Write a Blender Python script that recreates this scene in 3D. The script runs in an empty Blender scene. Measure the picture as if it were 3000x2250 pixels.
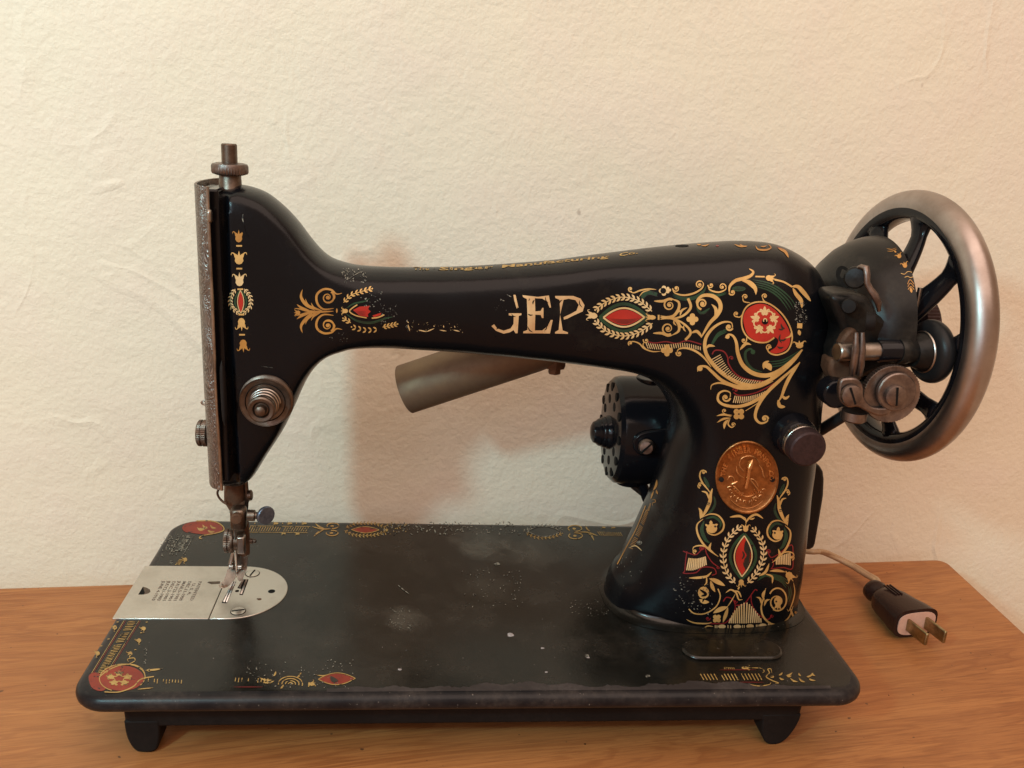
import bpy, math, random
import numpy as np
from mathutils import Vector, Matrix
from mathutils.bvhtree import BVHTree
from mathutils.geometry import delaunay_2d_cdt
random.seed(7); rng = np.random.default_rng(7)
SC = bpy.context.scene
COL = SC.collection

# ------------------------------------------------------------------ camera
CP = np.array([0.150939371, -0.342798819, 0.257168486])
CR = np.array([0.99437073, -0.08859973, 0.05811152])
CU = np.array([-0.02896912, 0.30021821, 0.95343055])
CF = np.array([0.10191982, 0.94974687, -0.29596154])
FPX = 2583.1
cd = bpy.data.cameras.new('camera'); cam = bpy.data.objects.new('camera', cd); COL.objects.link(cam)
cd.sensor_width = 36; cd.lens = 36*FPX/3000; cd.clip_start = 0.01; cd.clip_end = 50
cam.matrix_world = Matrix(((CR[0], CU[0], -CF[0], CP[0]), (CR[1], CU[1], -CF[1], CP[1]), (CR[2], CU[2], -CF[2], CP[2]), (0, 0, 0, 1)))
SC.camera = cam
# ------------------------------------------------------------------ light
wd = bpy.data.worlds.new('World'); SC.world = wd; wd.use_nodes = True
bg = wd.node_tree.nodes['Background']
bg.inputs['Color'].default_value = (0.98, 0.55, 0.315, 1); bg.inputs['Strength'].default_value = 0.54
def lamp(name, kind, loc, power, color, size, aim=None, size_y=None):
    l = bpy.data.lights.new(name, kind); l.energy = power; l.color = color
    if kind == 'AREA':
        l.shape = 'RECTANGLE'; l.size = size; l.size_y = size_y or size
    else: l.shadow_soft_size = size
    o = bpy.data.objects.new(name, l); COL.objects.link(o); o.location = loc
    if aim is not None: o.rotation_euler = (Vector(aim)-Vector(loc)).to_track_quat('-Z', 'Y').to_euler()
    return o
lamp('room_lamp', 'POINT', (-0.305, -0.530, 0.535), 14.0, (0.42, 0.87, 0.95), 0.038)
lamp('window_light', 'AREA', (-0.9, -1.8, 0.9), 10.0, (0.72, 0.80, 0.94), 1.1, (0.2, 0.1, 0.15), 0.9)
lamp('ceiling_bounce', 'AREA', (0.3, -0.80, 1.7), 30.0, (1.0, 0.78, 0.66), 2.4, (0.2, 0.0, 0.1), 1.8)
SC.view_settings.view_transform = 'Standard'; SC.view_settings.look = 'None'
SC.view_settings.exposure = 0; SC.view_settings.gamma = 1

# ------------------------------------------------------------------ measuring helpers
def raydir(x, y): return CF + CR*((x-1500)/FPX) - CU*((y-1125)/FPX)
def on(x, y, ax, v):
    d = raydir(x, y); return CP + d*((v-CP[ax])/d[ax])
PX = lambda x, y, v: on(x, y, 0, v)
PY = lambda x, y, v: on(x, y, 1, v)
PZ = lambda x, y, v=0.0: on(x, y, 2, v)
def V(*a): return Vector(a)

# ------------------------------------------------------------------ materials
def new_mat(name):
    m = bpy.data.materials.new(name); m.use_nodes = True
    nt = m.node_tree; b = nt.nodes['Principled BSDF']
    return m, nt, b
def N(nt, t, **k):
    n = nt.nodes.new(t)
    for a, v in k.items():
        if a.startswith('i_'):
            key = a[2:].replace('_', ' ')
            n.inputs[key].default_value = v
        else: setattr(n, a, v)
    return n
def coord(nt, scale=(1, 1, 1)):
    tc = N(nt, 'ShaderNodeTexCoord'); mp = N(nt, 'ShaderNodeMapping'); mp.inputs['Scale'].default_value = scale
    nt.links.new(tc.outputs['Object'], mp.inputs['Vector']); return mp.outputs['Vector']
def noise(nt, vec, scale, detail=4, rough=.55, dist=0):
    n = N(nt, 'ShaderNodeTexNoise'); n.inputs['Scale'].default_value = scale; n.inputs['Detail'].default_value = detail
    n.inputs['Roughness'].default_value = rough; n.inputs['Distortion'].default_value = dist
    nt.links.new(vec, n.inputs['Vector']); return n.outputs['Fac']
def ramp(nt, fac, stops):
    r = N(nt, 'ShaderNodeValToRGB'); e = r.color_ramp.elements
    while len(e) < len(stops): e.new(0.5)
    for q, (p, c) in zip(e, stops):
        q.position = p; q.color = (c, c, c, 1) if not hasattr(c, '__len__') else (*c, 1)
    nt.links.new(fac, r.inputs['Fac']); return r.outputs['Color']
def mixc(nt, fac, a, b):
    m = N(nt, 'ShaderNodeMix', data_type='RGBA')
    for i, v in ((6, a), (7, b)):
        if hasattr(v, 'is_output'): nt.links.new(v, m.inputs[i])
        else: m.inputs[i].default_value = (*v, 1)
    if hasattr(fac, 'is_output'): nt.links.new(fac, m.inputs[0])
    else: m.inputs[0].default_value = fac
    return m.outputs[2]
def bump(nt, b, h, strength, dist, prev=None):
    n = N(nt, 'ShaderNodeBump'); n.inputs['Strength'].default_value = strength; n.inputs['Distance'].default_value = dist
    nt.links.new(h, n.inputs['Height'])
    if prev is not None: nt.links.new(prev, n.inputs['Normal'])
    if b is not None: nt.links.new(n.outputs['Normal'], b.inputs['Normal'])
    return n.outputs['Normal']
def setc(b, c): b.inputs['Base Color'].default_value = (*c, 1)

def m_enamel(name, base=(.003, .0035, .005), worn=(.022, .020, .016), rough=(.2, .42), wear=.62, speck=.0, coat=0.0, blobs=(), spec=.22):
    m, nt, b = new_mat(name); v = coord(nt)
    n1 = noise(nt, v, 38, 6, .6); n2 = noise(nt, v, 420, 5, .65); n3 = noise(nt, v, 1500, 2)
    w = ramp(nt, n1, [(wear-.08, 0), (wear+.14, 1)])
    mu = N(nt, 'ShaderNodeMath', operation='MULTIPLY'); nt.links.new(w, mu.inputs[0]); nt.links.new(ramp(nt, n2, [(.35, .2), (.7, 1)]), mu.inputs[1])
    c = mixc(nt, mu.outputs[0], base, worn)
    for (bx, by, br, st_) in blobs:
        d = N(nt, 'ShaderNodeVectorMath', operation='DISTANCE'); d.inputs[1].default_value = (bx, by, 0); nt.links.new(v, d.inputs[0])
        q = N(nt, 'ShaderNodeMapRange'); q.inputs['From Min'].default_value = br; q.inputs['From Max'].default_value = br*.15; nt.links.new(d.outputs['Value'], q.inputs['Value'])
        s1 = N(nt, 'ShaderNodeMath', operation='MULTIPLY_ADD'); s1.inputs[1].default_value = .45; nt.links.new(q.outputs[0], s1.inputs[0]); nt.links.new(noise(nt, v, 42, 9, .74, .8), s1.inputs[2])
        c = mixc(nt, ramp(nt, s1.outputs[0], [(.70, 0), (1.02, st_*.8)]), c, (.085, .080, .066))
    if speck > 0:
        s = ramp(nt, noise(nt, v, 900, 1, .4), [(.80-speck, 0), (.83-speck, 1)])
        c = mixc(nt, s, c, (.16, .14, .12))
    nt.links.new(c, b.inputs['Base Color'])
    r = N(nt, 'ShaderNodeMapRange'); r.inputs['To Min'].default_value = rough[0]; r.inputs['To Max'].default_value = rough[1]
    nt.links.new(n1, r.inputs['Value']); nt.links.new(r.outputs['Result'], b.inputs['Roughness'])
    b.inputs['Specular IOR Level'].default_value = spec
    bump(nt, b, n2, .12, .0004, bump(nt, None, n3, .06, .0002))
    return m
def m_metal(name, col, dark, rough=.35, sc=60, metal=1.0, thr=.5, bmp=.15, aniso=None):
    m, nt, b = new_mat(name); v = coord(nt, aniso or (1, 1, 1))
    n1 = noise(nt, v, sc, 6, .65); n2 = noise(nt, v, sc*12, 4, .6)
    c = mixc(nt, ramp(nt, n1, [(thr-.17, 0), (thr+.17, 1)]), col, dark)
    c = mixc(nt, ramp(nt, n2, [(.62, 0), (.8, .5)]), c, dark)
    nt.links.new(c, b.inputs['Base Color']); b.inputs['Metallic'].default_value = metal
    r = N(nt, 'ShaderNodeMapRange'); r.inputs['To Min'].default_value = rough*.75; r.inputs['To Max'].default_value = rough*1.4
    nt.links.new(n1, r.inputs['Value']); nt.links.new(r.outputs['Result'], b.inputs['Roughness'])
    bump(nt, b, n2, bmp, .0003)
    return m
def m_decal(name, col, col2, wear=.72, rough=.38, metal=0.0, sc=260, under=(.008, .008, .009), hatch=None):
    m, nt, b = new_mat(name); v = coord(nt)
    n0 = noise(nt, v, 90, 4); c = mixc(nt, ramp(nt, n0, [(.35, 0), (.65, 1)]), col, col2)
    n1 = noise(nt, v, sc, 5, .7)
    c = mixc(nt, ramp(nt, n1, [(wear-.03, 0), (wear+.02, 1)]), c, under)
    nt.links.new(c, b.inputs['Base Color']); b.inputs['Metallic'].default_value = metal; b.inputs['Roughness'].default_value = rough
    bump(nt, b, n1, .1, .0003)
    return m
M = {}
M['enamel'] = m_enamel('black_enamel', wear=.68, rough=(.17, .34))
M['bed'] = m_enamel('worn_bed_enamel', base=(.005, .005, .004), worn=(.024, .021, .017), rough=(.10, .38), wear=.54, speck=.022, spec=.42, blobs=[(*map(float, PZ(x_, y_)[:2]), r_, s_) for x_, y_, r_, s_ in ((1440, 1590, .034, .75), (1550, 1610, .040, .55), (1375, 1600, .022, .5), (1175, 1810, .020, .6), (1650, 1560, .030, .35), (1420, 1720, .030, .3), (980, 1580, .035, .22), (900, 1900, .05, .12))])
M['edge'] = m_enamel('chipped_edge_enamel', base=(.007, .007, .009), worn=(.045, .036, .032), rough=(.18, .5), wear=.50, speck=.035)
M['lip'] = m_enamel('rubbed_metal_lip', base=(.030, .025, .025), worn=(.07, .06, .058), rough=(.35, .6), wear=.5, speck=.03)
M['cast'] = m_enamel('dull_cast_iron', base=(.005, .004, .004), worn=(.014, .010, .009), rough=(.55, .8), wear=.5)
M['gloss'] = m_enamel('glossy_black_paint', base=(.006, .006, .008), rough=(.10, .18), wear=.8)
M['dusty'] = m_enamel('dusty_black_enamel', base=(.006, .006, .006), worn=(.035, .030, .024), rough=(.24, .45), wear=.52)
M['steel'] = m_metal('bright_worn_steel', (.52, .485, .45), (.20, .165, .14), .30, 50)
M['rim'] = m_metal('handwheel_plated_rim', (.48, .43, .41), (.27, .225, .20), .33, 22, bmp=.05, thr=.55)
M['brown'] = m_metal('tarnished_brown_steel', (.21, .165, .135), (.075, .052, .04), .40, 110)
M['winder'] = m_metal('tarnished_winder_steel', (.30, .245, .22), (.13, .10, .09), .40, 160)
M['rust'] = m_metal('rusty_bracket', (.16, .085, .05), (.07, .035, .02), .6, 120, metal=.5)
M['plate'] = m_metal('satin_nickel_plate', (.68, .65, .60), (.50, .47, .42), .30, 36, bmp=.06, thr=.6)
M['blue'] = m_metal('blued_steel', (.24, .29, .38), (.12, .15, .21), .35, 300, metal=.9)
M['copper'] = m_metal('copper_badge', (.46, .22, .085), (.22, .095, .035), .32, 240, bmp=.3)
M['copper_hi'] = m_metal('polished_copper_relief', (.78, .44, .20), (.48, .23, .09), .26, 300)
M['brass'] = m_metal('dull_brass_tube', (.25, .19, .125), (.17, .115, .09), .62, 28, thr=.52, bmp=.12, metal=.75)
M['prong'] = m_metal('brass_prong', (.50, .42, .24), (.24, .19, .10), .32, 200)
M['face'] = None
M['dark'] = m_enamel('recess_shade', base=(.003, .003, .003), worn=(.003, .003, .003), rough=(.8, .9))  # near-black for holes and slots: their inner shade put into the colour
M['knobcap'] = m_metal('maroon_tarnished_cap', (.060, .036, .038), (.035, .020, .021), .5, 500, metal=.6)
M['rubber'] = m_enamel('black_rubber', base=(.012, .012, .013), worn=(.03, .028, .026), rough=(.3, .45), wear=.6)
M['bakelite'] = m_enamel('dark_brown_bakelite', base=(.022, .010, .008), worn=(.04, .022, .016), rough=(.16, .34), wear=.6)
M['fibre'] = m_metal('pink_fibre_card', (.62, .40, .31), (.55, .33, .25), .7, 300, metal=0)
M['gold'] = m_decal('gold_decal', (.66, .42, .15), (.50, .29, .09), wear=.69, rough=.4, metal=.25)
M['gold_dark'] = m_decal('orange_gold_decal', (.52, .26, .06), (.36, .16, .035), wear=.70, rough=.42, metal=.25)
M['gold_pale'] = m_decal('pale_gold_decal', (.74, .56, .30), (.62, .42, .18), wear=.685, rough=.36, metal=.25)
M['letter'] = m_decal('gold_letter_decal', (.78, .58, .32), (.58, .36, .18), wear=.665, rough=.33, metal=.35, sc=330)
M['red'] = m_decal('red_decal', (.42, .022, .012), (.33, .014, .010), wear=.75, rough=.35)
M['crimson'] = m_decal('crimson_line_decal', (.20, .012, .016), (.15, .008, .01), wear=.72)
M['green'] = m_decal('green_decal', (.012, .055, .025), (.007, .028, .014), wear=.64, rough=.3)
M['bgold'] = m_decal('worn_gold_bed_decal', (.42, .28, .09), (.30, .18, .05), wear=.58, rough=.5, sc=300)
M['bred'] = m_decal('worn_red_bed_decal', (.24, .028, .012), (.17, .018, .010), wear=.63, rough=.5, sc=200)
M['worn'] = m_decal('pale_worn_decal', (.27, .26, .21), (.15, .145, .12), wear=.52, rough=.6, sc=700)
M['ink'] = m_decal('dark_print', (.012, .010, .009), (.02, .016, .012), wear=.9)
M['etch'] = m_decal('etched_print', (.10, .075, .06), (.16, .12, .10), wear=.7, under=(.45, .4, .36), sc=700)
M['lint'] = m_metal('pale_lint', (.34, .32, .32), (.22, .20, .20), .9, 900, metal=0)

# engraved face plate: swirling engraving bump
def m_face():
    m, nt, b = new_mat('engraved_face_plate'); v = coord(nt, (1, 1, .55))
    n1 = noise(nt, v, 95, 2, .5, 3.5); w = N(nt, 'ShaderNodeMath', operation='SINE')
    mu = N(nt, 'ShaderNodeMath', operation='MULTIPLY'); mu.inputs[1].default_value = 60
    nt.links.new(n1, mu.inputs[0]); nt.links.new(mu.outputs[0], w.inputs[0])
    n2 = noise(nt, v, 130, 5)
    c = mixc(nt, ramp(nt, w.outputs[0], [(.2, 1), (.75, 0)]), (.36, .325, .30), (.16, .135, .12))
    c = mixc(nt, ramp(nt, n2, [(.4, 0), (.7, .7)]), c, (.24, .21, .19))
    nt.links.new(c, b.inputs['Base Color']); b.inputs['Metallic'].default_value = .9; b.inputs['Roughness'].default_value = .42
    bump(nt, b, w.outputs[0], .35, .0006)
    return m
M['face'] = m_face()

# ------------------------------------------------------------------ mesh helpers
def link(name, verts, faces, mat, parent=None, smooth=35, mats=None, fmat=None):
    me = bpy.data.meshes.new(name); me.from_pydata([tuple(map(float, v)) for v in verts], [], faces); me.update()
    o = bpy.data.objects.new(name, me); COL.objects.link(o)
    for k in ([mat] if mats is None else mats): me.materials.append(M[k])
    if fmat is not None:
        me.polygons.foreach_set('material_index', fmat)
    if smooth:
        me.shade_smooth()
        if smooth < 180: me.set_sharp_from_angle(angle=math.radians(smooth))
    if parent is not None: o.parent = parent
    return o
def bev(o, w, seg=2):
    m = o.modifiers.new('bevel', 'BEVEL'); m.width = w; m.segments = seg; m.limit_method = 'ANGLE'; m.angle_limit = math.radians(35); m.harden_normals = False
    return o
def empty(name, loc=(0, 0, 0)):
    o = bpy.data.objects.new(name, None); COL.objects.link(o); o.location = loc; o.empty_display_size = .02; return o
def basis(d):
    d = Vector(d).normalized(); a = Vector((0, 0, 1)) if abs(d.z) < .9 else Vector((1, 0, 0))
    u = a.cross(d).normalized(); return u, d.cross(u), d
class G:
    """collects several shapes into one mesh"""
    def __init__(s): s.v = []; s.f = []
    def add(s, v, f):
        k = len(s.v); s.v += [tuple(map(float, p)) for p in v]; s.f += [tuple(i+k for i in q) for q in f]; return s
    def lathe(s, org, d, prof, n=48, knurl=0, kn=0, a0=0, a1=2*math.pi, kr=None, cap=True):
        """prof: (t along axis, radius); knurl: tooth depth for radii in kr"""
        u, w, d = basis(d); org = Vector(org); full = abs(a1-a0-2*math.pi) < 1e-6
        if kn: n = kn*2
        m = n if full else n+1; v = []
        for t, r in prof:
            for i in range(m):
                a = a0+(a1-a0)*i/n
                rr = r*(1-knurl) if (kn and i % 2 and (kr is None or kr[0] <= t <= kr[1])) else r
                v.append(org+d*t+(u*math.cos(a)+w*math.sin(a))*rr)
        f = []
        for j in range(len(prof)-1):
            for i in range(n):
                i2 = (i+1) % m if full else i+1
                f.append((j*m+i, j*m+i2, (j+1)*m+i2, (j+1)*m+i))
        if full and cap:
            if prof[0][1] > 1e-6: f.append(tuple(range(m-1, -1, -1)))
            if prof[-1][1] > 1e-6: f.append(tuple((len(prof)-1)*m+i for i in range(m)))
        return s.add(v, f)
    def tube(s, pts, rad, n=12, cap=True, flat=1.0, up=None):
        pts = [Vector(p) for p in pts]; K = len(pts)
        if not hasattr(rad, '__len__'): rad = [rad]*K
        v = []; pu = None
        for i, p in enumerate(pts):
            t = (pts[min(i+1, K-1)]-pts[max(i-1, 0)]).normalized()
            if pu is None: pu = Vector(up) if up else basis(t)[0]
            u = (pu-t*pu.dot(t)).normalized(); w = t.cross(u); pu = u
            for k in range(n):
                a = 2*math.pi*k/n; v.append(p+u*math.cos(a)*rad[i]+w*math.sin(a)*rad[i]*flat)
        f = [(j*n+i, j*n+(i+1) % n, (j+1)*n+(i+1) % n, (j+1)*n+i) for j in range(K-1) for i in range(n)]
        if cap: f += [tuple(range(n-1, -1, -1)), tuple((K-1)*n+i for i in range(n))]
        return s.add(v, f)
    def prism(s, poly, d):
        """poly: 3-D planar loop, d: extrusion vector"""
        n = len(poly); d = Vector(d); v = [Vector(p) for p in poly]+[Vector(p)+d for p in poly]
        f = [tuple(range(n-1, -1, -1)), tuple(range(n, 2*n))]+[(i, (i+1) % n, n+(i+1) % n, n+i) for i in range(n)]
        return s.add(v, f)
    def box(s, c, h, R=None):
        v = []
        for x in (-1, 1):
            for y in (-1, 1):
                for z in (-1, 1):
                    p = Vector((x*h[0], y*h[1], z*h[2]));
                    if R: p = R @ p
                    v.append(Vector(c)+p)
        return s.add(v, [(0, 1, 3, 2), (4, 6, 7, 5), (0, 4, 5, 1), (2, 3, 7, 6), (0, 2, 6, 4), (1, 5, 7, 3)])
    def sphere(s, c, r, n=16):
        k = n//2
        return s.lathe(Vector(c)-Vector((0, 0, r)), (0, 0, 1), [(r-r*math.cos(math.pi*i/k), max(r*math.sin(math.pi*i/k), 1e-7)) for i in range(k+1)], n)
    def ribbon3(s, pts, w, h, nrm):
        """flat bar following 3-D pts: width w across, thickness h along nrm"""
        nrm = Vector(nrm).normalized(); pts = [Vector(p) for p in pts]; K = len(pts); v = []
        ww = w if hasattr(w, '__len__') else [w]*K
        for i, p in enumerate(pts):
            t = (pts[min(i+1, K-1)]-pts[max(i-1, 0)]).normalized(); a = nrm.cross(t).normalized()*ww[i]/2
            v += [p+a+nrm*h/2, p-a+nrm*h/2, p-a-nrm*h/2, p+a-nrm*h/2]
        f = [(j*4+i, j*4+(i+1) % 4, (j+1)*4+(i+1) % 4, (j+1)*4+i) for j in range(K-1) for i in range(4)]
        f += [(3, 2, 1, 0), tuple((K-1)*4+i for i in range(4))]
        return s.add(v, f)
    def out(s, name, mat, parent=None, smooth=35, bevel=0, seg=2):
        o = link(name, s.v, s.f, mat, parent, smooth)
        # consistent outward normals
        import bmesh
        bm = bmesh.new(); bm.from_mesh(o.data); bmesh.ops.recalc_face_normals(bm, faces=bm.faces); bm.to_mesh(o.data); bm.free()
        if smooth and smooth < 180: o.data.set_sharp_from_angle(angle=math.radians(smooth))
        if bevel: bev(o, bevel, seg)
        return o
def crom(pts, n=10, closed=False):
    P = np.array(pts, float); K = len(P); out = []
    if K == 2: return [tuple(P[0]+(P[1]-P[0])*i/n) for i in range(n+1)]
    rngk = range(K) if closed else range(K-1)
    for i in rngk:
        g = (lambda k: P[k % K]) if closed else (lambda k: P[min(max(k, 0), K-1)])
        p0, p1, p2, p3 = g(i-1), g(i), g(i+1), g(i+2)
        for j in range(n):
            t = j/n
            out.append(tuple(.5*((2*p1)+(-p0+p2)*t+(2*p0-5*p1+4*p2-p3)*t*t+(-p0+3*p1-3*p2+p3)*t**3)))
    if not closed: out.append(tuple(P[-1]))
    return out

# ================================================================== SETTING
TZ = -0.0395                                   # table surface
tdir = np.array([.637, .047, 0]); tdir /= np.linalg.norm(tdir)
tn = np.array([-tdir[1], tdir[0], 0])          # towards the wall
TBR = np.array([.5372, .2076, TZ])             # table's far right corner
WALL_GAP = .034

def make_wall():
    nx, nz = 260, 190
    L, H0, H1 = 2.6, -.9, 1.4
    us = np.linspace(-1.6, 1.0, nx); zs = np.linspace(H0, H1, nz)
    U, Z = np.meshgrid(us, zs)
    def vn(s, seed):
        r = np.random.default_rng(seed); g = r.random((64, 64)); x = (U*s+31) % 63; y = (Z*s+17) % 63
        i = x.astype(int); j = y.astype(int); fx = x-i; fy = y-j; fx = fx*fx*(3-2*fx); fy = fy*fy*(3-2*fy)
        return (g[j, i]*(1-fx)+g[j, i+1]*fx)*(1-fy)+(g[j+1, i]*(1-fx)+g[j+1, i+1]*fx)*fy
    D = (vn(5, 1)-.5)*.004+(vn(13, 2)-.5)*.002+(vn(30, 3)-.5)*.0006
    P = TBR+np.array([0, 0, -TZ])
    X = P[0]+tn[0]*(WALL_GAP+D)+tdir[0]*U; Y = P[1]+tn[1]*(WALL_GAP+D)+tdir[1]*U
    v = np.stack([X, Y, Z], -1).reshape(-1, 3)
    f = [(j*nx+i, j*nx+i+1, (j+1)*nx+i+1, (j+1)*nx+i) for j in range(nz-1) for i in range(nx-1)]
    m, nt, b = new_mat('painted_plaster'); vec = coord(nt); M['wall'] = m
    big = noise(nt, vec, 3.2, 3, .5); mid = noise(nt, vec, 20, 4, .5); fine = noise(nt, vec, 300, 3, .6); med = noise(nt, vec, 110, 3, .5)
    c = mixc(nt, ramp(nt, big, [(.38, 0), (.62, 1)]), (.80, .757, .62), (.77, .745, .625))
    c = mixc(nt, ramp(nt, mid, [(.45, 0), (.75, .5)]), c, (.785, .71, .62))
    c = mixc(nt, ramp(nt, noise(nt, vec, 75, 2, .4), [(.80, 0), (.83, .7)]), c, (.38, .32, .26))
    nt.links.new(c, b.inputs['Base Color']); b.inputs['Roughness'].default_value = .55; b.inputs['Specular IOR Level'].default_value = .3
    # trowel ridges: thin contour lines of a warped noise
    rg = noise(nt, vec, 9, 3, .45, 1.2); s = N(nt, 'ShaderNodeMath', operation='SUBTRACT'); s.inputs[1].default_value = .5; nt.links.new(rg, s.inputs[0])
    ab = N(nt, 'ShaderNodeMath', operation='ABSOLUTE'); nt.links.new(s.outputs[0], ab.inputs[0])
    ridge = ramp(nt, ab.outputs[0], [(0, 1), (.034, 0)])
    msk = ramp(nt, noise(nt, vec, 7, 2), [(.52, 0), (.70, 1)])
    rm = N(nt, 'ShaderNodeMath', operation='MULTIPLY'); nt.links.new(ridge, rm.inputs[0]); nt.links.new(msk, rm.inputs[1])
    n = bump(nt, None, rm.outputs[0], .42, .0018)
    n = bump(nt, None, mid, .30, .0045, n)
    n = bump(nt, None, med, .30, .0016, n)
    bump(nt, b, fine, .55, .0010, n)
    o = link('wall', v, f, 'wall', smooth=180); o['kind'] = 'structure'
    o['label'] = 'cream painted rough plaster wall behind the sewing machine'
make_wall()

def make_table():
    root = empty('wooden_table', tuple(TBR)); root['label'] = 'orange brown wooden table top with rounded corner carrying the sewing machine'; root['category'] = 'table'
    m, nt, b = new_mat('varnished_wood'); M['wood'] = m
    tc = N(nt, 'ShaderNodeTexCoord'); mp = N(nt, 'ShaderNodeMapping'); mp.inputs['Rotation'].default_value = (0, 0, math.radians(-8)); nt.links.new(tc.outputs['Object'], mp.inputs['Vector'])
    mp2 = N(nt, 'ShaderNodeMapping'); mp2.inputs['Scale'].default_value = (1.0, 9.0, 9.0); nt.links.new(mp.outputs[0], mp2.inputs['Vector'])
    g1 = noise(nt, mp2.outputs[0], 5.5, 4, .55, 1.1)
    mu = N(nt, 'ShaderNodeMath', operation='MULTIPLY'); mu.inputs[1].default_value = 42; nt.links.new(g1, mu.inputs[0])
    sn = N(nt, 'ShaderNodeMath', operation='SINE'); nt.links.new(mu.outputs[0], sn.inputs[0])
    mp3 = N(nt, 'ShaderNodeMapping'); mp3.inputs['Scale'].default_value = (1.0, 22.0, 22.0); nt.links.new(mp.outputs[0], mp3.inputs['Vector'])
    g2 = noise(nt, mp3.outputs[0], 42, 5, .65); g3 = noise(nt, tc.outputs['Object'], 6, 3)
    c = mixc(nt, ramp(nt, g1, [(.3, 0), (.7, 1)]), (.41, .170, .052), (.30, .110, .031))
    c = mixc(nt, ramp(nt, sn.outputs[0], [(.1, 0), (1, .55)]), c, (.22, .068, .018))
    c = mixc(nt, ramp(nt, g2, [(.45, 0), (.68, .62)]), c, (.17, .060, .018))
    c = mixc(nt, ramp(nt, g3, [(.4, 0), (.7, .35)]), c, (.46, .22, .085))
    sp = ramp(nt, noise(nt, tc.outputs['Object'], 260, 1, .3), [(.78, 0), (.80, 1)]); c = mixc(nt, sp, c, (.12, .05, .02))
    nt.links.new(c, b.inputs['Base Color'])
    rr = N(nt, 'ShaderNodeMapRange'); rr.inputs['To Min'].default_value = .36; rr.inputs['To Max'].default_value = .62; nt.links.new(g2, rr.inputs['Value']); nt.links.new(rr.outputs[0], b.inputs['Roughness'])
    bump(nt, b, g2, .18, .0006)
    # the top: from the far right corner to the left and towards the viewer, small rounded corner
    L, Dp, r = 1.3, .75, .008
    def loc(u, w, z): return tuple(tdir*u-tn*w+np.array([0, 0, z]))
    out = [(-L, 0)]
    for k in range(7):
        a = math.pi/2-k*math.pi/12; out.append((-r+r*math.cos(a), r-r*math.sin(a)))
    ex = (0.527-.5372)/.106                 # right edge leans slightly
    out += [(-Dp*.0+ex*Dp+.0, Dp), (-L, Dp)]
    g = G(); g.prism([loc(u, w, 0) for u, w in out], (0, 0, -.024))
    o = g.out('tabletop', 'wood', root, 35, .0025, 3)
    for (u, w) in ((-.06, .06), (-.06, .66), (-1.24, .06), (-1.24, .66)):
        lg = G(); lg.box(loc(u, w, -.33), (.028, .028, .306)); lg.out('leg', 'wood', root, 35, .003)
make_table()

# ================================================================== SEWING MACHINE
SM = empty('sewing_machine', (.185, .089, TZ))
SM['label'] = 'antique black sewing machine with red and gold decals and spoked handwheel on wooden table'; SM['category'] = 'sewing machine'
SMI = Matrix.Translation((-.185, -.089, -TZ))
def mpart(o):
    """world-space mesh -> child of the machine"""
    o.parent = SM; o.matrix_parent_inverse = SMI; return o
YC = .090

# ---------------------------------------------------------------- bed
def rrect(x0, x1, y0, y1, r, n=10):
    p = []
    for cx, cy, a in ((x1-r, y0+r, -90), (x1-r, y1-r, 0), (x0+r, y1-r, 90), (x0+r, y0+r, 180)):
        for k in range(n+1):
            t = math.radians(a+90*k/n); p.append((cx+r*math.cos(t), cy+r*math.sin(t)))
    return p
def loft_rr(rings):
    v = []; f = []; n = None
    for (x0, x1, y0, y1, r, z) in rings:
        p = rrect(x0, x1, y0, y1, r); n = len(p); v += [(a, b, z) for a, b in p]
    for j in range(len(rings)-1):
        for i in range(n): f.append((j*n+i, j*n+(i+1) % n, (j+1)*n+(i+1) % n, (j+1)*n+i))
    f.append(tuple(range(n))[::-1]); f.append(tuple((len(rings)-1)*n+i for i in range(n)))
    return v, f
rings = []
for k in range(9):
    a = -math.pi/2+math.pi*k/8; e = .0042*(1-math.cos(a))
    rings.append((-.0012+e, .3715-e, -.0006+e, .178-e, .0165-e*.9, -.0045+.0043*math.sin(a)))
rings.append((.0040, .3665, .0046, .1730, .0120, -.00005)); rings.append((.0048, .3657, .0054, .1722, .0112, 0))
g = G(); g.add(*loft_rr(rings)); bed = g.out('bed', 'bed', None, 60); mpart(bed)
bed.data.materials.append(M['edge'])
for p in bed.data.polygons:
    if p.center.z < -.0001: p.material_index = 1
# strip along the front lip where the enamel is rubbed off
g = G(); vv = []; xs_w = np.linspace(.112, .352, 190); hw_ = .0022+.0016*np.sin(xs_w*70)+.0010*np.sin(xs_w*310+1)+rng.normal(0, .00035, 190); hw_ *= np.clip((xs_w-.112)/.03, .1, 1)*np.clip((.352-xs_w)/.04, .1, 1)
for x_, h_ in zip(xs_w, hw_): vv += [(x_, .0037, -.00006), (x_, .0056, .00006), (x_, .0056+max(h_, .0002), .00006)]
g.add(vv, [(3*i, 3*i+3, 3*i+4, 3*i+1) for i in range(189)]+[(3*i+1, 3*i+4, 3*i+5, 3*i+2) for i in range(189)]); mpart(g.out('rubbed_lip', 'lip', None, 0))
g = G(); g.add(*loft_rr([(.0185, .3445, .0125, .165, .004, -.0250), (.0178, .3452, .0120, .165, .004, -.0085)])); mpart(g.out('skirt', 'cast', None, 40, .001))
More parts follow.
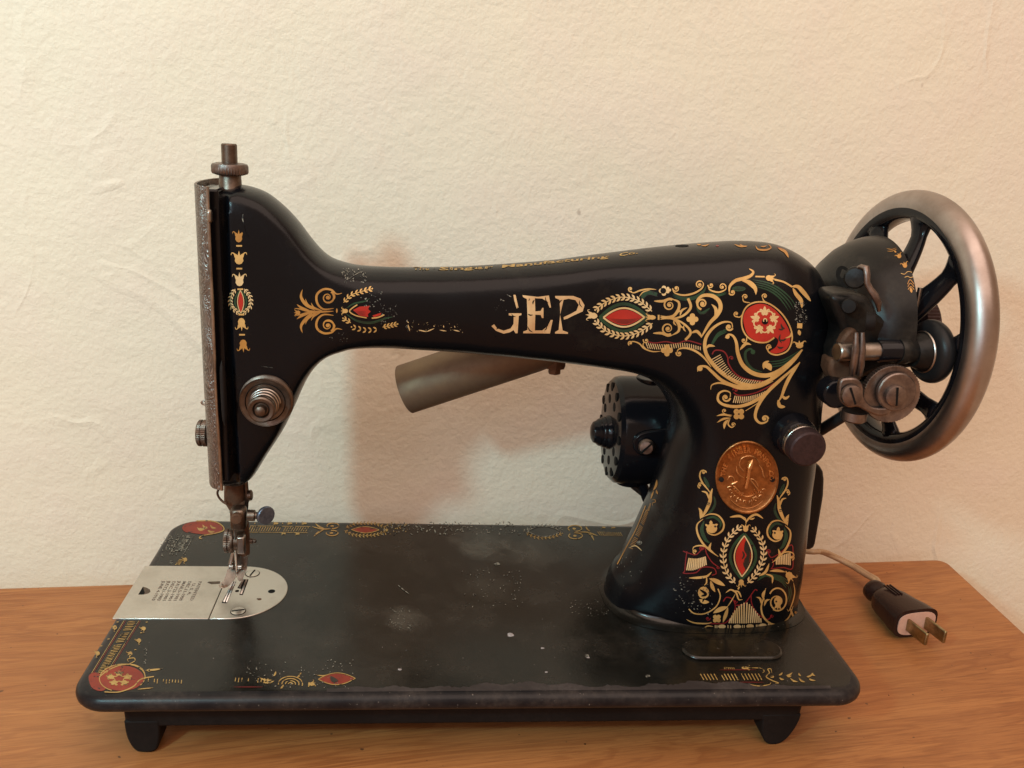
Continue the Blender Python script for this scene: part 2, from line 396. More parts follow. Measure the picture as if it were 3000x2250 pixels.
for fx, w0 in ((.0325, 1), (.330, -1)):
    # front feet: tapered lugs below the skirt
    if w0 > 0: pr = [(.0188, -.0215), (.0193, -.0290), (.0208, -.0345), (.0232, -.0383), (.0260, TZ+.0003), (.0302, TZ+.0003), (.0328, -.0375), (.0342, -.0330), (.0347, -.0275), (.0348, -.0215)]
    else: pr = [(.3240, -.0215), (.3246, -.0270), (.3252, -.0325), (.3272, -.0372), (.3300, TZ+.0003), (.3342, TZ+.0003), (.3380, -.0368), (.3412, -.0315), (.3432, -.0260), (.3440, -.0215)]
    poly = crom(pr, 4)
    for y in (.0122, .150):
        g = G(); g.prism([(x, y, z) for x, z in poly], (0, .014, 0)); mpart(g.out('foot', 'cast', None, 35, .0010))

# ---------------------------------------------------------------- body: silhouette inflated to rounded casting
SIL = [(644,549),(690,541),(718,544),(748,552),(778,565),(811,589),(845,620),(877,657),(906,697),(934,731),(962,755),(994,768),(1045,779),(1136,784),(1227,785),(1362,782),(1498,774),(1634,763),(1700,754),(1857,735),(1974,722),(2092,712),(2170,708),(2229,710),(2268,715),(2307,728),(2346,750),(2375,776),(2394,805),(2406,835),(2410,866),(2408,902),(2401,1021),(2391,1079),(2385,1137),(2378,1215),(2369,1286),(2357,1375),(2346,1482),(2335,1592),(2325,1685),(2316,1759),(2309,1815)]
SIL2 = [(1793,1675),(1823,1645),(1851,1595),(1879,1536),(1903,1489),(1911,1459),(1926,1418),(1937,1381),(1947,1342),(1958,1304),(1969,1265),(1972,1232),(1966,1201),(1955,1173),(1941,1150),(1924,1128),(1898,1104),(1871,1090),(1821,1077),(1680,1059),(1544,1044),(1362,1028),(1182,1016),(1054,1013),(1008,1021),(967,1035),(936,1059),(911,1091),(890,1129),(864,1188),(837,1245),(810,1289),(792,1316),(771,1350),(753,1379),(737,1397),(718,1405),(688,1408),(654,1408)]
def sil3(l, Y): return [(float(q[0]), float(q[2])) for q in (PY(x, y, Y) for x, y in l)]
a = sil3(SIL, YC); b_ = sil3(SIL2, YC)
top = [(-.02, a[0][1])]+a; low = b_+[(-.02, b_[-1][1])]
# pillar goes on straight into the bed
top[-1] = (top[-1][0], .002)
poly = top+[(top[-1][0]+.0005, -.02), (b_[0][0]-.006, -.02)]+[(b_[0][0]-.003, .0)]+low
PL = np.array(crom(poly, 4, True))
H = .00125
gx = np.arange(-.026, .392, H); gz = np.arange(-.026, .228, H)
GX, GZ = np.meshgrid(gx, gz, indexing='ij')
def sdist(X, Z, P):
    X = X.ravel(); Z = Z.ravel(); A = P; B = np.roll(P, -1, 0); best = np.full(X.shape, 1e9); ins = np.zeros(X.shape, bool)
    for (ax, az), (bx, bz) in zip(A, B):
        ex, ez = bx-ax, bz-az; L2 = ex*ex+ez*ez
        if L2 < 1e-14: continue
        t = np.clip(((X-ax)*ex+(Z-az)*ez)/L2, 0, 1); d = (X-ax-t*ex)**2+(Z-az-t*ez)**2; np.minimum(best, d, out=best)
        if az != bz:
            c = ((az > Z) != (bz > Z)) & (X < ex*(Z-az)/ez+ax); ins ^= c
    return np.where(ins, 1, -1)*np.sqrt(best)
SD = sdist(GX, GZ, PL).reshape(GX.shape)
inside = SD > 0
phi = np.where(inside, np.maximum(SD, 0)*.02, 0)
def relax(phi, it):
    par = (np.add.outer(np.arange(phi.shape[0]), np.arange(phi.shape[1])) % 2).astype(bool)
    m0 = inside & par; m1 = inside & ~par
    m0[0] = m0[-1] = False; m1[0] = m1[-1] = False; m0[:, 0] = m0[:, -1] = False; m1[:, 0] = m1[:, -1] = False
    om = 1.93
    for k in range(it):
        for m in (m0, m1):
            nb = np.roll(phi, 1, 0)+np.roll(phi, -1, 0)+np.roll(phi, 1, 1)+np.roll(phi, -1, 1)
            phi[m] += om*((nb[m]+H*H)/4-phi[m])
    return phi
phi = relax(phi, 260)
# exact zero level along the outline: phi = SD * q in a thin band
q = np.where(SD > 1.6*H, phi/np.maximum(SD, 1e-5), 0); w = (SD > 1.6*H) & (SD < 4*H)
qq = np.where(w, q, 0); ww = w.astype(float)
def blur(a, n=1):
    for _ in range(n):
        for ax in (0, 1): a = (np.roll(a, 1, ax)+2*a+np.roll(a, -1, ax))/4
    return a
qb = blur(qq, 14); wb = blur(ww, 14); qx = np.where(wb > 1e-9, qb/np.maximum(wb, 1e-9), .02)
mixw = np.clip((SD-1.5*H)/(3*H), 0, 1)
phi = phi*mixw+SD*qx*(1-mixw)
psi2 = 2*phi                                             # = local round section squared
psi2 = blur(psi2, 2)*np.clip((SD-2*H)/(4*H), 0, 1)+psi2*(1-np.clip((SD-2*H)/(4*H), 0, 1))
def sm(x, a, b):
    t = np.clip((x-a)/(b-a), 0, 1); return t*t*(3-2*t)
# depth limit of the casting: head, arm, pillar
Tm = .0225+(.0385-.0225)*sm(GX, .235, .300)+.004*sm(-GX, -.085, -.060)*sm(-GZ, -.19, -.10)*0
Tm = Tm - .004*sm(-GX, -.13, -.08)
Tm = Tm + .0085*sm(GX, .26, .31)*sm(-GZ, -.11, -.0)
Tm = Tm - .010*sm(GZ, .135, .215)*sm(GX, .25, .31)
Tm = Tm - .0035*sm(-GZ, -.13, -.06)*sm(-GX, -.13, -.09)
# recess beside the face plate
XF = .0485
Tm = Tm-.0042*(1-sm(GX, .0600, .0608))
k = 1.12
nn = 4.2
psi = np.sqrt(np.maximum(psi2, 1e-12))*k
Yh2 = np.where(psi2 > 0, (psi**-nn+Tm**-nn)**(-2/nn), psi2*k*k)
def bil(F, x, z):
    i = np.clip((x-gx[0])/H, 0, len(gx)-1.001); j = np.clip((z-gz[0])/H, 0, len(gz)-1.001); a = i.astype(int); c = j.astype(int); i = i-a; j = j-c
    return (F[a, c]*(1-i)+F[a+1, c]*i)*(1-j)+(F[a, c+1]*(1-i)+F[a+1, c+1]*i)*j
gy = np.arange(-.048, .0481, H*1.0)
# surface nets on  F = Yh2 - y^2  (positive inside), symmetric in y, cut at x = XF
F3 = Yh2[:, None, :]-gy[None, :, None]**2
F3 = np.minimum(F3, (GX[:, None, :]-XF)*.04)
S = F3 > 0
c = np.zeros(tuple(np.array(F3.shape)-1), np.int8)
for dx in (0, 1):
    for dy in (0, 1):
        for dz in (0, 1): c += S[dx:F3.shape[0]-1+dx, dy:F3.shape[1]-1+dy, dz:F3.shape[2]-1+dz]
act = (c > 0) & (c < 8); idx = -np.ones(act.shape, int); I = np.argwhere(act); idx[act] = np.arange(len(I))
acc = np.zeros((len(I), 3)); cnt = np.zeros(len(I))
for axis in range(3):
    o1, o2 = [k_ for k_ in range(3) if k_ != axis]
    for p in (0, 1):
        for r_ in (0, 1):
            off = np.zeros(3, int); off[o1] = p; off[o2] = r_; J = I+off; K = J.copy(); K[:, axis] += 1
            f0 = F3[J[:, 0], J[:, 1], J[:, 2]]; f1 = F3[K[:, 0], K[:, 1], K[:, 2]]; m = (f0 > 0) != (f1 > 0)
            t = np.where(m, f0/np.where(m, f0-f1, 1), 0); P = off+np.zeros((len(I), 3)); P[:, axis] = t
            acc[m] += P[m]; cnt[m] += 1
vt = I+acc/cnt[:, None]
VW = np.stack([gx[0]+vt[:, 0]*H, gy[0]+vt[:, 1]*H, gz[0]+vt[:, 2]*H], -1)
fs = []
for axis in range(3):
    o1, o2 = [(1, 2), (2, 0), (0, 1)][axis]
    sl0 = [slice(1, -1)]*3; 
    A_ = [slice(0, -1) if k_ == axis else slice(1, -1) for k_ in range(3)]; B_ = [slice(1, None) if k_ == axis else slice(1, -1) for k_ in range(3)]
    s0 = S[tuple(A_)]; s1 = S[tuple(B_)]; E = np.argwhere(s0 != s1)
    base = E+np.array([0 if k_ == axis else 1 for k_ in range(3)]); flip = s0[tuple(E.T)]
    def at_(d1, d2):
        Q = base.copy(); Q[:, o1] -= d1; Q[:, o2] -= d2; return idx[Q[:, 0], Q[:, 1], Q[:, 2]]
    qd = np.stack([at_(1, 1), at_(0, 1), at_(0, 0), at_(1, 0)], -1)
    qd = np.where(flip[:, None], qd, qd[:, ::-1]); fs.append(qd)
FQ = np.concatenate(fs); FQ = FQ[(FQ >= 0).all(1)]
# polish: Newton steps onto the smooth field, away from the cut plane
for it in range(3):
    x, y, z = VW.T; ok = x > XF+.0012; e = H*.5
    f = bil(Yh2, x, z)-y*y; fx = (bil(Yh2, x+e, z)-bil(Yh2, x-e, z))/(2*e); fz = (bil(Yh2, x, z+e)-bil(Yh2, x, z-e))/(2*e); fy = -2*y
    gg = fx*fx+fy*fy+fz*fz; st = np.where(ok, -f/np.maximum(gg, 1e-7), 0); st = np.clip(st, -.02, .02)
    mv = np.stack([fx*st, fy*st, fz*st], -1); ln = np.linalg.norm(mv, axis=1, keepdims=True); mv *= np.minimum(1, .0008/np.maximum(ln, 1e-12)); VW = VW+mv
keep = (VW[FQ][:, :, 2] > -.004).all(1); FQ = FQ[keep]
# light Laplacian smoothing for even reflections
Ed = np.concatenate([FQ[:, [0, 1]], FQ[:, [1, 2]], FQ[:, [2, 3]], FQ[:, [3, 0]]]); 
for it in range(6):
    sc = np.zeros_like(VW); cn = np.zeros(len(VW)); np.add.at(sc, Ed[:, 0], VW[Ed[:, 1]]); np.add.at(cn, Ed[:, 0], 1); np.add.at(sc, Ed[:, 1], VW[Ed[:, 0]]); np.add.at(cn, Ed[:, 1], 1)
    avg = sc/np.maximum(cn, 1)[:, None]; okv = (VW[:, 0] > XF+.002)[:, None]; lam = .5 if it % 2 == 0 else -.52
    VW = np.where(okv & (cn > 0)[:, None], VW+(avg-VW)*lam, VW)
VW[:, 1] += YC
g = G(); g.v = [tuple(p) for p in VW.tolist()]; g.f = [tuple(q_) for q_ in FQ.tolist()]
# drop unused verts
used = sorted(set(i for q_ in g.f for i in q_)); mp_ = {u_: n_ for n_, u_ in enumerate(used)}
g.v = [g.v[i] for i in used]; g.f = [tuple(mp_[i] for i in q_) for q_ in g.f]
body = link('body', g.v, g.f, 'enamel', None, 180); mpart(body)
bvh = BVHTree.FromPolygons([Vector(v_) for v_ in g.v], g.f)

# foot ring where the pillar meets the bed: a concave fillet following an oval
def half(zq):
    xs = gx[(bil(Yh2, gx, np.full_like(gx, zq)) > 0) & (gx > .2)]; return xs.min(), xs.max()
g = G(); rings = 7; n = 96; v = []; x0, x1 = half(.005); cxp = (x0+x1)/2; ax_ = (x1-x0)/2
ycap = float(np.sqrt(bil(Yh2, np.array([cxp]), np.array([.005]))[0]))
for j in range(rings):
    t = j/(rings-1); z = .0032*(1-math.sin(t*math.pi/2)); grow = .0072*(1-math.cos(t*math.pi/2))
    for i in range(n):
        a2 = 2*math.pi*i/n; e = 2/2.9
        cx_ = math.copysign(abs(math.cos(a2))**e, math.cos(a2)); sy_ = math.copysign(abs(math.sin(a2))**e, math.sin(a2))
        v.append((min(cxp+cx_*(ax_-.0030+grow), .3705), YC+sy_*(ycap-.0042+grow), z+.0002))
f = [(j*n+i, j*n+(i+1) % n, (j+1)*n+(i+1) % n, (j+1)*n+i) for j in range(rings-1) for i in range(n)]
g.add(v, f); mpart(g.out('pillar_foot', 'bed', None, 180))
# ---------------------------------------------------------------- head parts
def ycol(xp, yp, Y=YC): return PY(xp, yp, Y)
# face plate: convex engraved plate closing the left end of the head
def face_plate():
    zt, zb = .2172, .0712
    n = 22; T = .0232; v = []; zs = np.linspace(zb, zt, 40); f = []
    def sec(z):
        # x offset curve across y (bulging to the left); narrower towards the bottom
        Tz = T-.0030*sm(-z, -.13, -.06); P = []
        for i in range(n+1):
            th = -math.pi/2+math.pi*i/n
            y = Tz*math.sin(th); x = -.0088*abs(math.cos(th))**.8
            P.append((x, y))
        return P
    lean = lambda z: .0533-.0
    for layer in (0, 1):
        for z in zs:
            zz = z+(.0012 if layer else 0)
            for x, y in sec(z):
                # bottom edge slopes down towards the viewer side
                sx = lean(z)+x+(.0011 if layer else 0)
                v.append((sx, YC+y, z-(.0022*(y < 0)*abs(y)/T if z < zb+.001 else 0)))
    K = (n+1); R_ = len(zs)
    for j in range(R_-1):
        for i in range(n):
            f.append((j*K+i, (j+1)*K+i, (j+1)*K+i+1, j*K+i+1))
            o = R_*K; f.append((o+j*K+i, o+j*K+i+1, o+(j+1)*K+i+1, o+(j+1)*K+i))
    for i in range(n):
        o = R_*K; f.append((i, i+1, o+i+1, o+i)); t = (R_-1)*K; f.append((t+i+1, t+i, o+t+i, o+t+i+1))
    for j in range(R_-1):
        o = R_*K; f.append((j*K, o+j*K, o+(j+1)*K, (j+1)*K)); e = n; f.append((j*K+e, (j+1)*K+e, o+(j+1)*K+e, o+j*K+e))
    g = G(); g.add(v, f); mpart(g.out('face_plate', 'face', None, 50))
    # polished turned edge towards the viewer
    g = G(); g.tube([(.0533+.0006, YC-T-.0002+.0030*sm(-z, -.13, -.06), z) for z in np.linspace(zb-.002, zt, 24)], .00085, 8); mpart(g.out('plate_edge', 'steel', None, 60))
face_plate()
# black filler behind the plate
g = G(); g.box((.0545, YC, .144), (.0030, .0185, .0715)); mpart(g.out('head_recess', 'gloss', None, 35, .001))
# presser regulating thumb screw on top
def lathe_part(name, mat, org, d, prof, parent=None, n=40, sm_=35, **k):
    g = G(); g.lathe(org, d, prof, n, **k); o = g.out(name, mat, None, sm_)
    if parent is None: mpart(o)
    else: o.parent = parent; o.matrix_parent_inverse = parent_inv(parent)
    return o
def parent_inv(p):
    bpy.context.view_layer.update(); return p.matrix_world.inverted()
def child(o, p):
    """third level: world-space mesh under a part"""
    o.parent = p; o.matrix_parent_inverse = Matrix(); 
    # the part carries world coordinates itself, so its child shares the same frame
    return o
tx = .0590
tsc = lathe_part('presser_regulator', 'brown', (tx, YC, .2135), (0, 0, 1), [(0, .0060), (.0010, .0060), (.0022, .0052), (.0070, .0050), (.0074, .0048)])
nut = G().lathe((tx, YC, .2207), (0, 0, 1), [(0, .0062), (.0006, .0080), (.0014, .0084), (.0040, .0084), (.0050, .0079), (.0054, .0064)], 48, kn=40, knurl=.035, kr=(.0005, .0045)).out('knurled_nut', 'winder', None, 30)
child(nut, tsc)
rod = G().lathe((tx, YC, .2240), (0, 0, 1), [(0, .0036), (.0103, .0036), (.0108, .0032), (.0108, .0014), (.0098, .0012)], 32).out('rod', 'brown', None, 35); child(rod, tsc)

# tension assembly on the front of the head
hit, nr, _, _ = bvh.ray_cast(V(*CP), V(*raydir(781, 1169)).normalized())
tc = V(hit.x, hit.y+.001, hit.z-.0005)
D_ = V(0, -1, 0)
tp = lathe_part('tension_base', 'brown', tc, D_, [(0, 0.01278), (.0012, 0.01314), (.0020, 0.01278), (.0024, 0.01152), (.0028, 0.01080)], n=64)
dk = G().lathe(tc, D_, [(.0024, 0.00765), (.0034, 0.01098), (.0046, 0.01206), (.0051, 0.01224), (.0056, 0.01197), (.0052, 0.01035), (.0044, 0.00792), (.0048, 0.00540)], 64).out('tension_disc', 'brown', None, 28); child(dk, tp)
spr = G()
import math as _m
pts = []; 
for i in range(170):
    t = i/169; a = t*3.6*2*math.pi; r = .0070-.0018*t; pts.append(tc+D_*(.0050+.0088*t)+V(r*math.cos(a), 0, r*math.sin(a)))
spr.tube(pts, .00075, 8); child(spr.out('coil_spring', 'steel', None, 80), tp)
core = G().lathe(tc, D_, [(.004, .0052), (.0135, .0048)], 24).out('spring_core', 'cast', None, 40); child(core, tp)
for _r in (.0094, .0117):
    gr = G().lathe(tc, D_, [(.0044, _r-.0004), (.0057, _r), (.0044, _r+.0004)], 56, cap=False).out('disc_ring', 'cast', None, 50); child(gr, tp)
kb = G().lathe(tc, D_, [(.0134, 0.00458), (.0138, 0.00616), (.0146, 0.00651), (.0158, 0.00634), (.0163, 0.00563), (.0160, 0.00405), (.0150, 0.00317), (.0150, 0.00264), (.0172, 0.00264), (.0184, 0.00229), (.0189, 0.00123), (.0190, 0.00018)], 48).out('thumb_nut', 'brown', None, 28); child(kb, tp)

# thread levers at the slot of the head
def slot(x0, y0, x1, y1, Y, r, name, mat):
    a = PY(x0, y0, Y); b = PY(x1, y1, Y); g = G()
    a, b = Vector(a), Vector(b); ps = [a+(b-a)*t for t in np.linspace(0, 1, 12)]
    rr = [r*math.sqrt(max(1-abs(2*t-1)**5, .03)) for t in np.linspace(0, 1, 12)]
    g.tube(ps, rr, 12, flat=.55); return mpart(g.out(name, mat, None, 60))
slot(650, 1056, 660, 1248, .066, .0024, 'take_up_lever', 'cast')
slot(613, 612, 616, 655, .066, .0021, 'thread_eyelet', 'steel')
g = G(); c0 = Vector(PY(603, 1180, .080)); g.tube([c0+V(.0005+.0026*math.cos(t), 0, .0011*math.sin(t)) for t in np.linspace(0.3, 6.0, 18)], .0005, 8); mpart(g.out('thread_hook', 'steel', None, 60))
# knurled thumb screw on the face plate, axis to the left
fc = PY(598, 1275, .082)
lathe_part('face_plate_screw', 'brown', (float(fc[0])+.0015, .085, float(fc[2])), (-1, 0, 0), [(0, .0062), (.0005, .0068), (.0022, .0068), (.0024, .0063), (.0030, .0063), (.0032, .0068), (.0046, .0066), (.0052, .0058)], n=44, kn=44, knurl=.03, kr=(.0004, .0047))
# small pins on the head front (oil holes) and a dark scratch mark
for (x, y, r) in ((1008-0, 745, .0016),):
    pass
# ---------------------------------------------------------------- needle and presser bars
C4 = lambda x, y: (560+x/3.687, 1380+y/3.687)
def vcol(name, mat, pts, Y, flat=1.0, parent=None, n=24, prof=None):
    """upright turned column: pts = (x centre px, y px, half width px)"""
    g = G(); P = []; R_ = []
    for x, y, h in pts:
        c = PY(x, y, Y); e = PY(x+h, y, Y); P.append(Vector(c)); R_.append(float(np.linalg.norm(e-c)))
    g.tube(P, R_, n, flat=flat, up=(1, 0, 0)); o = g.out(name, mat, None, 30)
    if parent: child(o, parent)
    else: mpart(o)
    return o
pb = vcol('presser_bar', 'rust', [(*C4(472, 120), 31), (*C4(472, 322), 31), (*C4(474, 340), 30), (*C4(515, 342), 28), (*C4(516, 440), 27), (*C4(520, 452), 20), (*C4(560, 560), 17), (*C4(566, 700), 18), (*C4(568, 890), 18)], .094)
vcol('needle_bar', 'brown', [(*C4(590, 100), 6), (*C4(598, 200), 6), (*C4(606, 235), 8), (*C4(612, 300), 9), (*C4(600, 330), 6), (*C4(590, 460), 6)], .092)
# needle clamp
g = G(); P0 = Vector(PY(*C4(515, 505), .084)); g.box(P0, (.0040, .0044, .0064)); cl = mpart(g.out('needle_clamp', 'brown', None, 35, .0026, 4))
ns = G().lathe(Vector(PY(*C4(492, 513), .0785))+V(0, .002, 0), (0, -1, 0), [(0, .0030), (.0028, .0029), (.0034, .0024), (.0035, .0004)], 24).out('clamp_stud', 'rust', None, 35); child(ns, cl)
a = Vector(PY(*C4(612, 478), .084)); b = Vector(PY(*C4(725, 480), .084))
sh = G().lathe(a, (b-a), [(0, .0030), (.0035, .0030), (.0038, .0020), ((b-a).length, .0018)], 20).out('screw_shaft', 'brown', None, 35); child(sh, cl)
cc = Vector(PY(*C4(800, 476), .084))
th = G().lathe(cc-V(.62, -.78, 0).normalized()*(-.0009), V(.62, -.78, .05), [(-.0016, .0046), (-.0010, .0050), (0, .0050), (.0006, .0046), (.0006, .0002)], 40).out('thumb_disc', 'blue', None, 35); child(th, cl)
# needle
nd = [Vector(PY(*C4(470, 575), .083)), Vector(PY(*C4(480, 900), .086)), Vector(PY(*C4(487, 1060), .088)), Vector(PY(*C4(490, 1150), .0895))]
g = G(); g.tube(nd, [.00095, .00080, .0006, .0002], 12); mpart(g.out('needle', 'steel', None, 60))
# knurled presser screw at the left (two discs), brown drum and bright square head
lc = Vector(PY(*C4(372, 752), .088))
sx = lathe_part('presser_screw', 'brown', lc+V(.0095, 0, 0), (-1, 0, 0), [(0, .0050), (.0045, .0052), (.0052, .0062), (.0056, .0064), (.0070, .0064), (.0073, .0058), (.0077, .0058), (.0080, .0064), (.0094, .0064), (.0098, .0056)], n=44, kn=36, knurl=.045, kr=(.0053, .0096))
g = G(); g.box(Vector(PY(*C4(543, 790), .085)), (.0020, .0022, .0050)); child(g.out('screw_head', 'steel', None, 35, .0007, 2), sx)
g = G().lathe(Vector(PY(*C4(635, 755), .090)), (1, 0, 0), [(0, .0016), (.0014, .0016), (.0016, .0011), (.0030, .0011), (.0034, .0005)], 14); mpart(g.out('guide_screw', 'brown', None, 40))
# hinged presser foot with two toes
pf = []
def foot():
    Yc_ = .089
    # shank (flat plate) then sloping sole reaching towards the viewer
    g = G()
    sh_ = [(455, 885), (600, 885), (612, 930), (606, 1000), (598, 1060), (560, 1150), (552, 1188), (520, 1194), (497, 1165), (503, 1140), (490, 1128), (474, 1134), (470, 1165), (452, 1190), (430, 1212), (400, 1248), (352, 1268), (308, 1258), (298, 1235), (312, 1212), (350, 1185), (372, 1130), (392, 1060), (408, 1030), (415, 985), (430, 920)]
    back = .0925
    pts3 = []
    for x, y in sh_:
        fx, fy = C4(x, y)
        # the sole comes forward as it goes down
        Yv = back-.0005-max(0, (y-1030))/240*.0085
        pts3.append(Vector(PY(fx, fy, Yv)))
    ctr = sum(pts3, Vector())/len(pts3)
    P2 = [Vector((p.x, p.z)) for p in pts3]
    r = delaunay_2d_cdt([Vector(C4(x, y)) for x, y in sh_], [], [list(range(len(sh_)))], 1, 1e-6)
    vv = []
    for q in r[0]:
        yy = (q.y-1380)*3.687; Yv = back-.0005-max(0, (yy-1030))/240*.0085; vv.append(Vector(PY(q.x, q.y, Yv)))
    nV = len(vv); g.add(vv+[p+V(0, .0011, -.0004) for p in vv], [tuple(t) for t in r[2]]+[tuple(nV+i for i in reversed(t)) for t in r[2]])
    outl = r[1]
    k0 = len(g.v)
    m_ = len(pts3)
    g.add(pts3+[p+V(0, .0011, -.0004) for p in pts3], [(i, (i+1) % m_, m_+(i+1) % m_, m_+i) for i in range(m_)])
    o = mpart(g.out('presser_foot', 'brown', None, 40))
    for (x, y) in ((432, 1030), (522, 1032)):
        h = G(); h.lathe(Vector(PY(*C4(x-22, y), .089)), (1, 0, 0), [(0, .0013), (.0022, .0013), (.0026, .0009)], 14); child(h.out('hinge', 'steel', None, 40), o)
    h = G(); h.tube([Vector(PY(*C4(x, y), Y)) for x, y, Y in ((460, 880, .0905), (440, 960, .090), (425, 1010, .089))], [.0012, .0014, .0012], 10); child(h.out('rib', 'steel', None, 60), o)
    h = G(); h.tube([Vector(PY(*C4(x, y), Y)) for x, y, Y in ((350, 1262, .0808), (330, 1245, .0808), (318, 1225, .082))], [.0006, .0012, .0008], 10); child(h.out('toe', 'steel', None, 60), o)
foot()
# slack thread wire behind the bars
g = G(); g.tube([Vector(PY(*C4(x, y), .086)) for x, y in crom([(335, 150), (308, 185), (285, 225), (292, 270), (325, 315), (375, 352), (385, 335)], 5)], .0006, 8); mpart(g.out('wire_guide', 'brown', None, 60))
g = G(); g.tube([Vector(PY(*C4(x, y), .094)) for x, y in ((592, 80), (600, 160), (603, 210))], .0009, 8); g.lathe(Vector(PY(*C4(618, 262), .091)), (1, 0, .1), [(0, .0028), (.0016, .0028), (.0020, .0022)], 16); mpart(g.out('lifter_pin', 'brown', None, 40))

# ---------------------------------------------------------------- needle plate and slide plate
ZP = .00045
def flat(polyxy, z, h, name, mat, parent=None, b=0):
    g = G(); g.prism([(x, y, z) for x, y in polyxy], (0, 0, h)); o = g.out(name, mat, None, 35, b)
    if parent: child(o, parent)
    else: mpart(o)
    return o
y0, y1, xs_ = .0630, .1168, .0462
sp_ = flat([(-.0012, y0), (xs_-.00025, y0), (xs_-.00025, y1), (-.0012, y1)], -.0006, .0006+ZP, 'slide_plate', 'plate', None, .00018)
rc = (y1-y0)/2; cyp = (y0+y1)/2; xc = .0545
pp = [(xs_+.00025, y0), (xc, y0)]+[(xc+rc*math.sin(t), cyp-rc*math.cos(t)) for t in np.linspace(0, math.pi, 40)[1:-1]]+[(xc, y1), (xs_+.00025, y1)]
np_ = flat(pp, -.0006, .0006+ZP, 'needle_plate', 'plate', None, .00018)
C3 = lambda x, y: (330+x/3.318, 1330+y/3.318)
def zpoly(l, z): return [tuple(map(float, PZ(*C3(x, y), z)[:2])) for x, y in l]
# feed slots as flat dark slabs, their shade in the colour; toothed feed dogs
z1 = ZP+.00006
flat(zpoly([(1060, 1447), (1112, 1450), (1200, 1242), (1163, 1240)], z1), ZP-.0002, .00026, 'feed_slot', 'dark', np_)
flat(zpoly([(1232, 1368), (1265, 1371), (1322, 1218), (1262, 1217), (1212, 1303), (1250, 1310)], z1), ZP-.0002, .00026, 'feed_slot', 'dark', np_)
def teeth(a, b, w, n):
    g = G(); a = np.array(PZ(*C3(*a), z1)); b = np.array(PZ(*C3(*b), z1)); d = (b-a)/n; L = np.linalg.norm(d); u = d/L
    for i in range(n):
        c = a+d*(i+.5); R_ = Matrix.Rotation(math.atan2(u[1], u[0]), 3, 'Z')
        q = [Vector((-L*.42, -w/2, 0)), Vector((L*.42, -w/2, 0)), Vector((L*.42, w/2, 0)), Vector((-L*.42, w/2, 0)), Vector((L*.1, -w/2, .0007)), Vector((L*.1, w/2, .0007))]
        g.add([Vector(c)+R_ @ p for p in q], [(0, 1, 2, 3), (0, 4, 1), (3, 2, 5), (0, 3, 5, 4), (1, 4, 5, 2)])
    child(g.out('feed_teeth', 'steel', None, 0), np_)
teeth((1083, 1440), (1167, 1248), .0007, 15); teeth((1107, 1442), (1188, 1250), .0007, 15)
teeth((1234, 1300), (1268, 1225), 0.0009, 6); teeth((1250, 1362), (1303, 1225), .0009, 10)
for (x, y, ang) in ((1360, 1163, 1.35), (1220, 1528, .25)):
    c = PZ(*C3(x, y), ZP); g = G(); g.lathe((c[0], c[1], ZP-.0002), (0, 0, 1), [(0, .0040), (.00028, .0040)], 32)
    ring = g.out('screw_rim', 'dark', None, 35); child(ring, np_)
    g = G(); g.lathe((c[0], c[1], ZP-.0002), (0, 0, 1), [(0, .0036), (.0005, .0036), (.0007, .0031), (.0008, .0001)], 32); s_ = g.out('plate_screw', 'plate', None, 35); child(s_, np_)
    g = G(); g.box((c[0], c[1], ZP+.00062), (.0033, .00042, .00006), Matrix.Rotation(ang, 3, 'Z')); child(g.out('screw_slot', 'dark', None, 0), np_)
for (x, y, r) in ((1545, 1335, .0019), (1210, 1332, .0011)):
    c = PZ(*C3(x, y), ZP); g = G(); g.lathe((c[0], c[1], ZP-.0002), (0, 0, 1), [(0, r), (.00026, r)], 24); child(g.out('plate_hole', 'dark', None, 35), np_)
for (x, y, r) in ((1428, 1412, .0011), (1410, 1408, .0006)):
    c = PZ(*C3(x, y), ZP); g = G(); g.lathe((c[0], c[1], ZP-.0002), (0, 0, 1), [(0, r), (.00023, r)], 9); child(g.out('rust_spot', 'rust', None, 35), np_)
flat(zpoly([(250, 1366), (295, 1290), (330, 1300), (362, 1318), (368, 1340), (345, 1356), (300, 1366)], ZP), ZP-.0002, .00026, 'finger_notch', 'brown', sp_)
flat(zpoly([(250, 1366), (295, 1290), (312, 1352), (300, 1366)], ZP), ZP-.0002, .0003, 'notch_shade', 'dark', sp_)  # flat dark triangle, shade inside the notch put into the colour
flat(zpoly([(920, 1250), (935, 1242), (1045, 1237), (1045, 1262), (960, 1266)], ZP), ZP-.0002, .00026, 'spring_notch', 'brown', sp_)

# serial number pad on the bed, raised oval
S2 = lambda x, y: (1700+x/2.212, 1780+y/2.212)
def stad(x0, x1, y0, y1, n=10):
    r = (y1-y0)/2; c = (y0+y1)/2
    return [(x0+r+r*math.cos(t), c+r*math.sin(t)*1) for t in np.linspace(1.5*math.pi, .5*math.pi, n)]+[(x1-r+r*math.cos(t), c+r*math.sin(t)) for t in np.linspace(.5*math.pi, -.5*math.pi, n)]
pa = PZ(*S2(655, 280)); pb_ = PZ(*S2(1300, 280)); pc = PZ(*S2(980, 222)); pd = PZ(*S2(980, 345))
st_ = stad(float(pa[0]), float(pb_[0]), float(pd[1]), float(pc[1]))[::-1]
flat(st_, -.0003, .0021, 'serial_pad', 'bed', None, .0011)

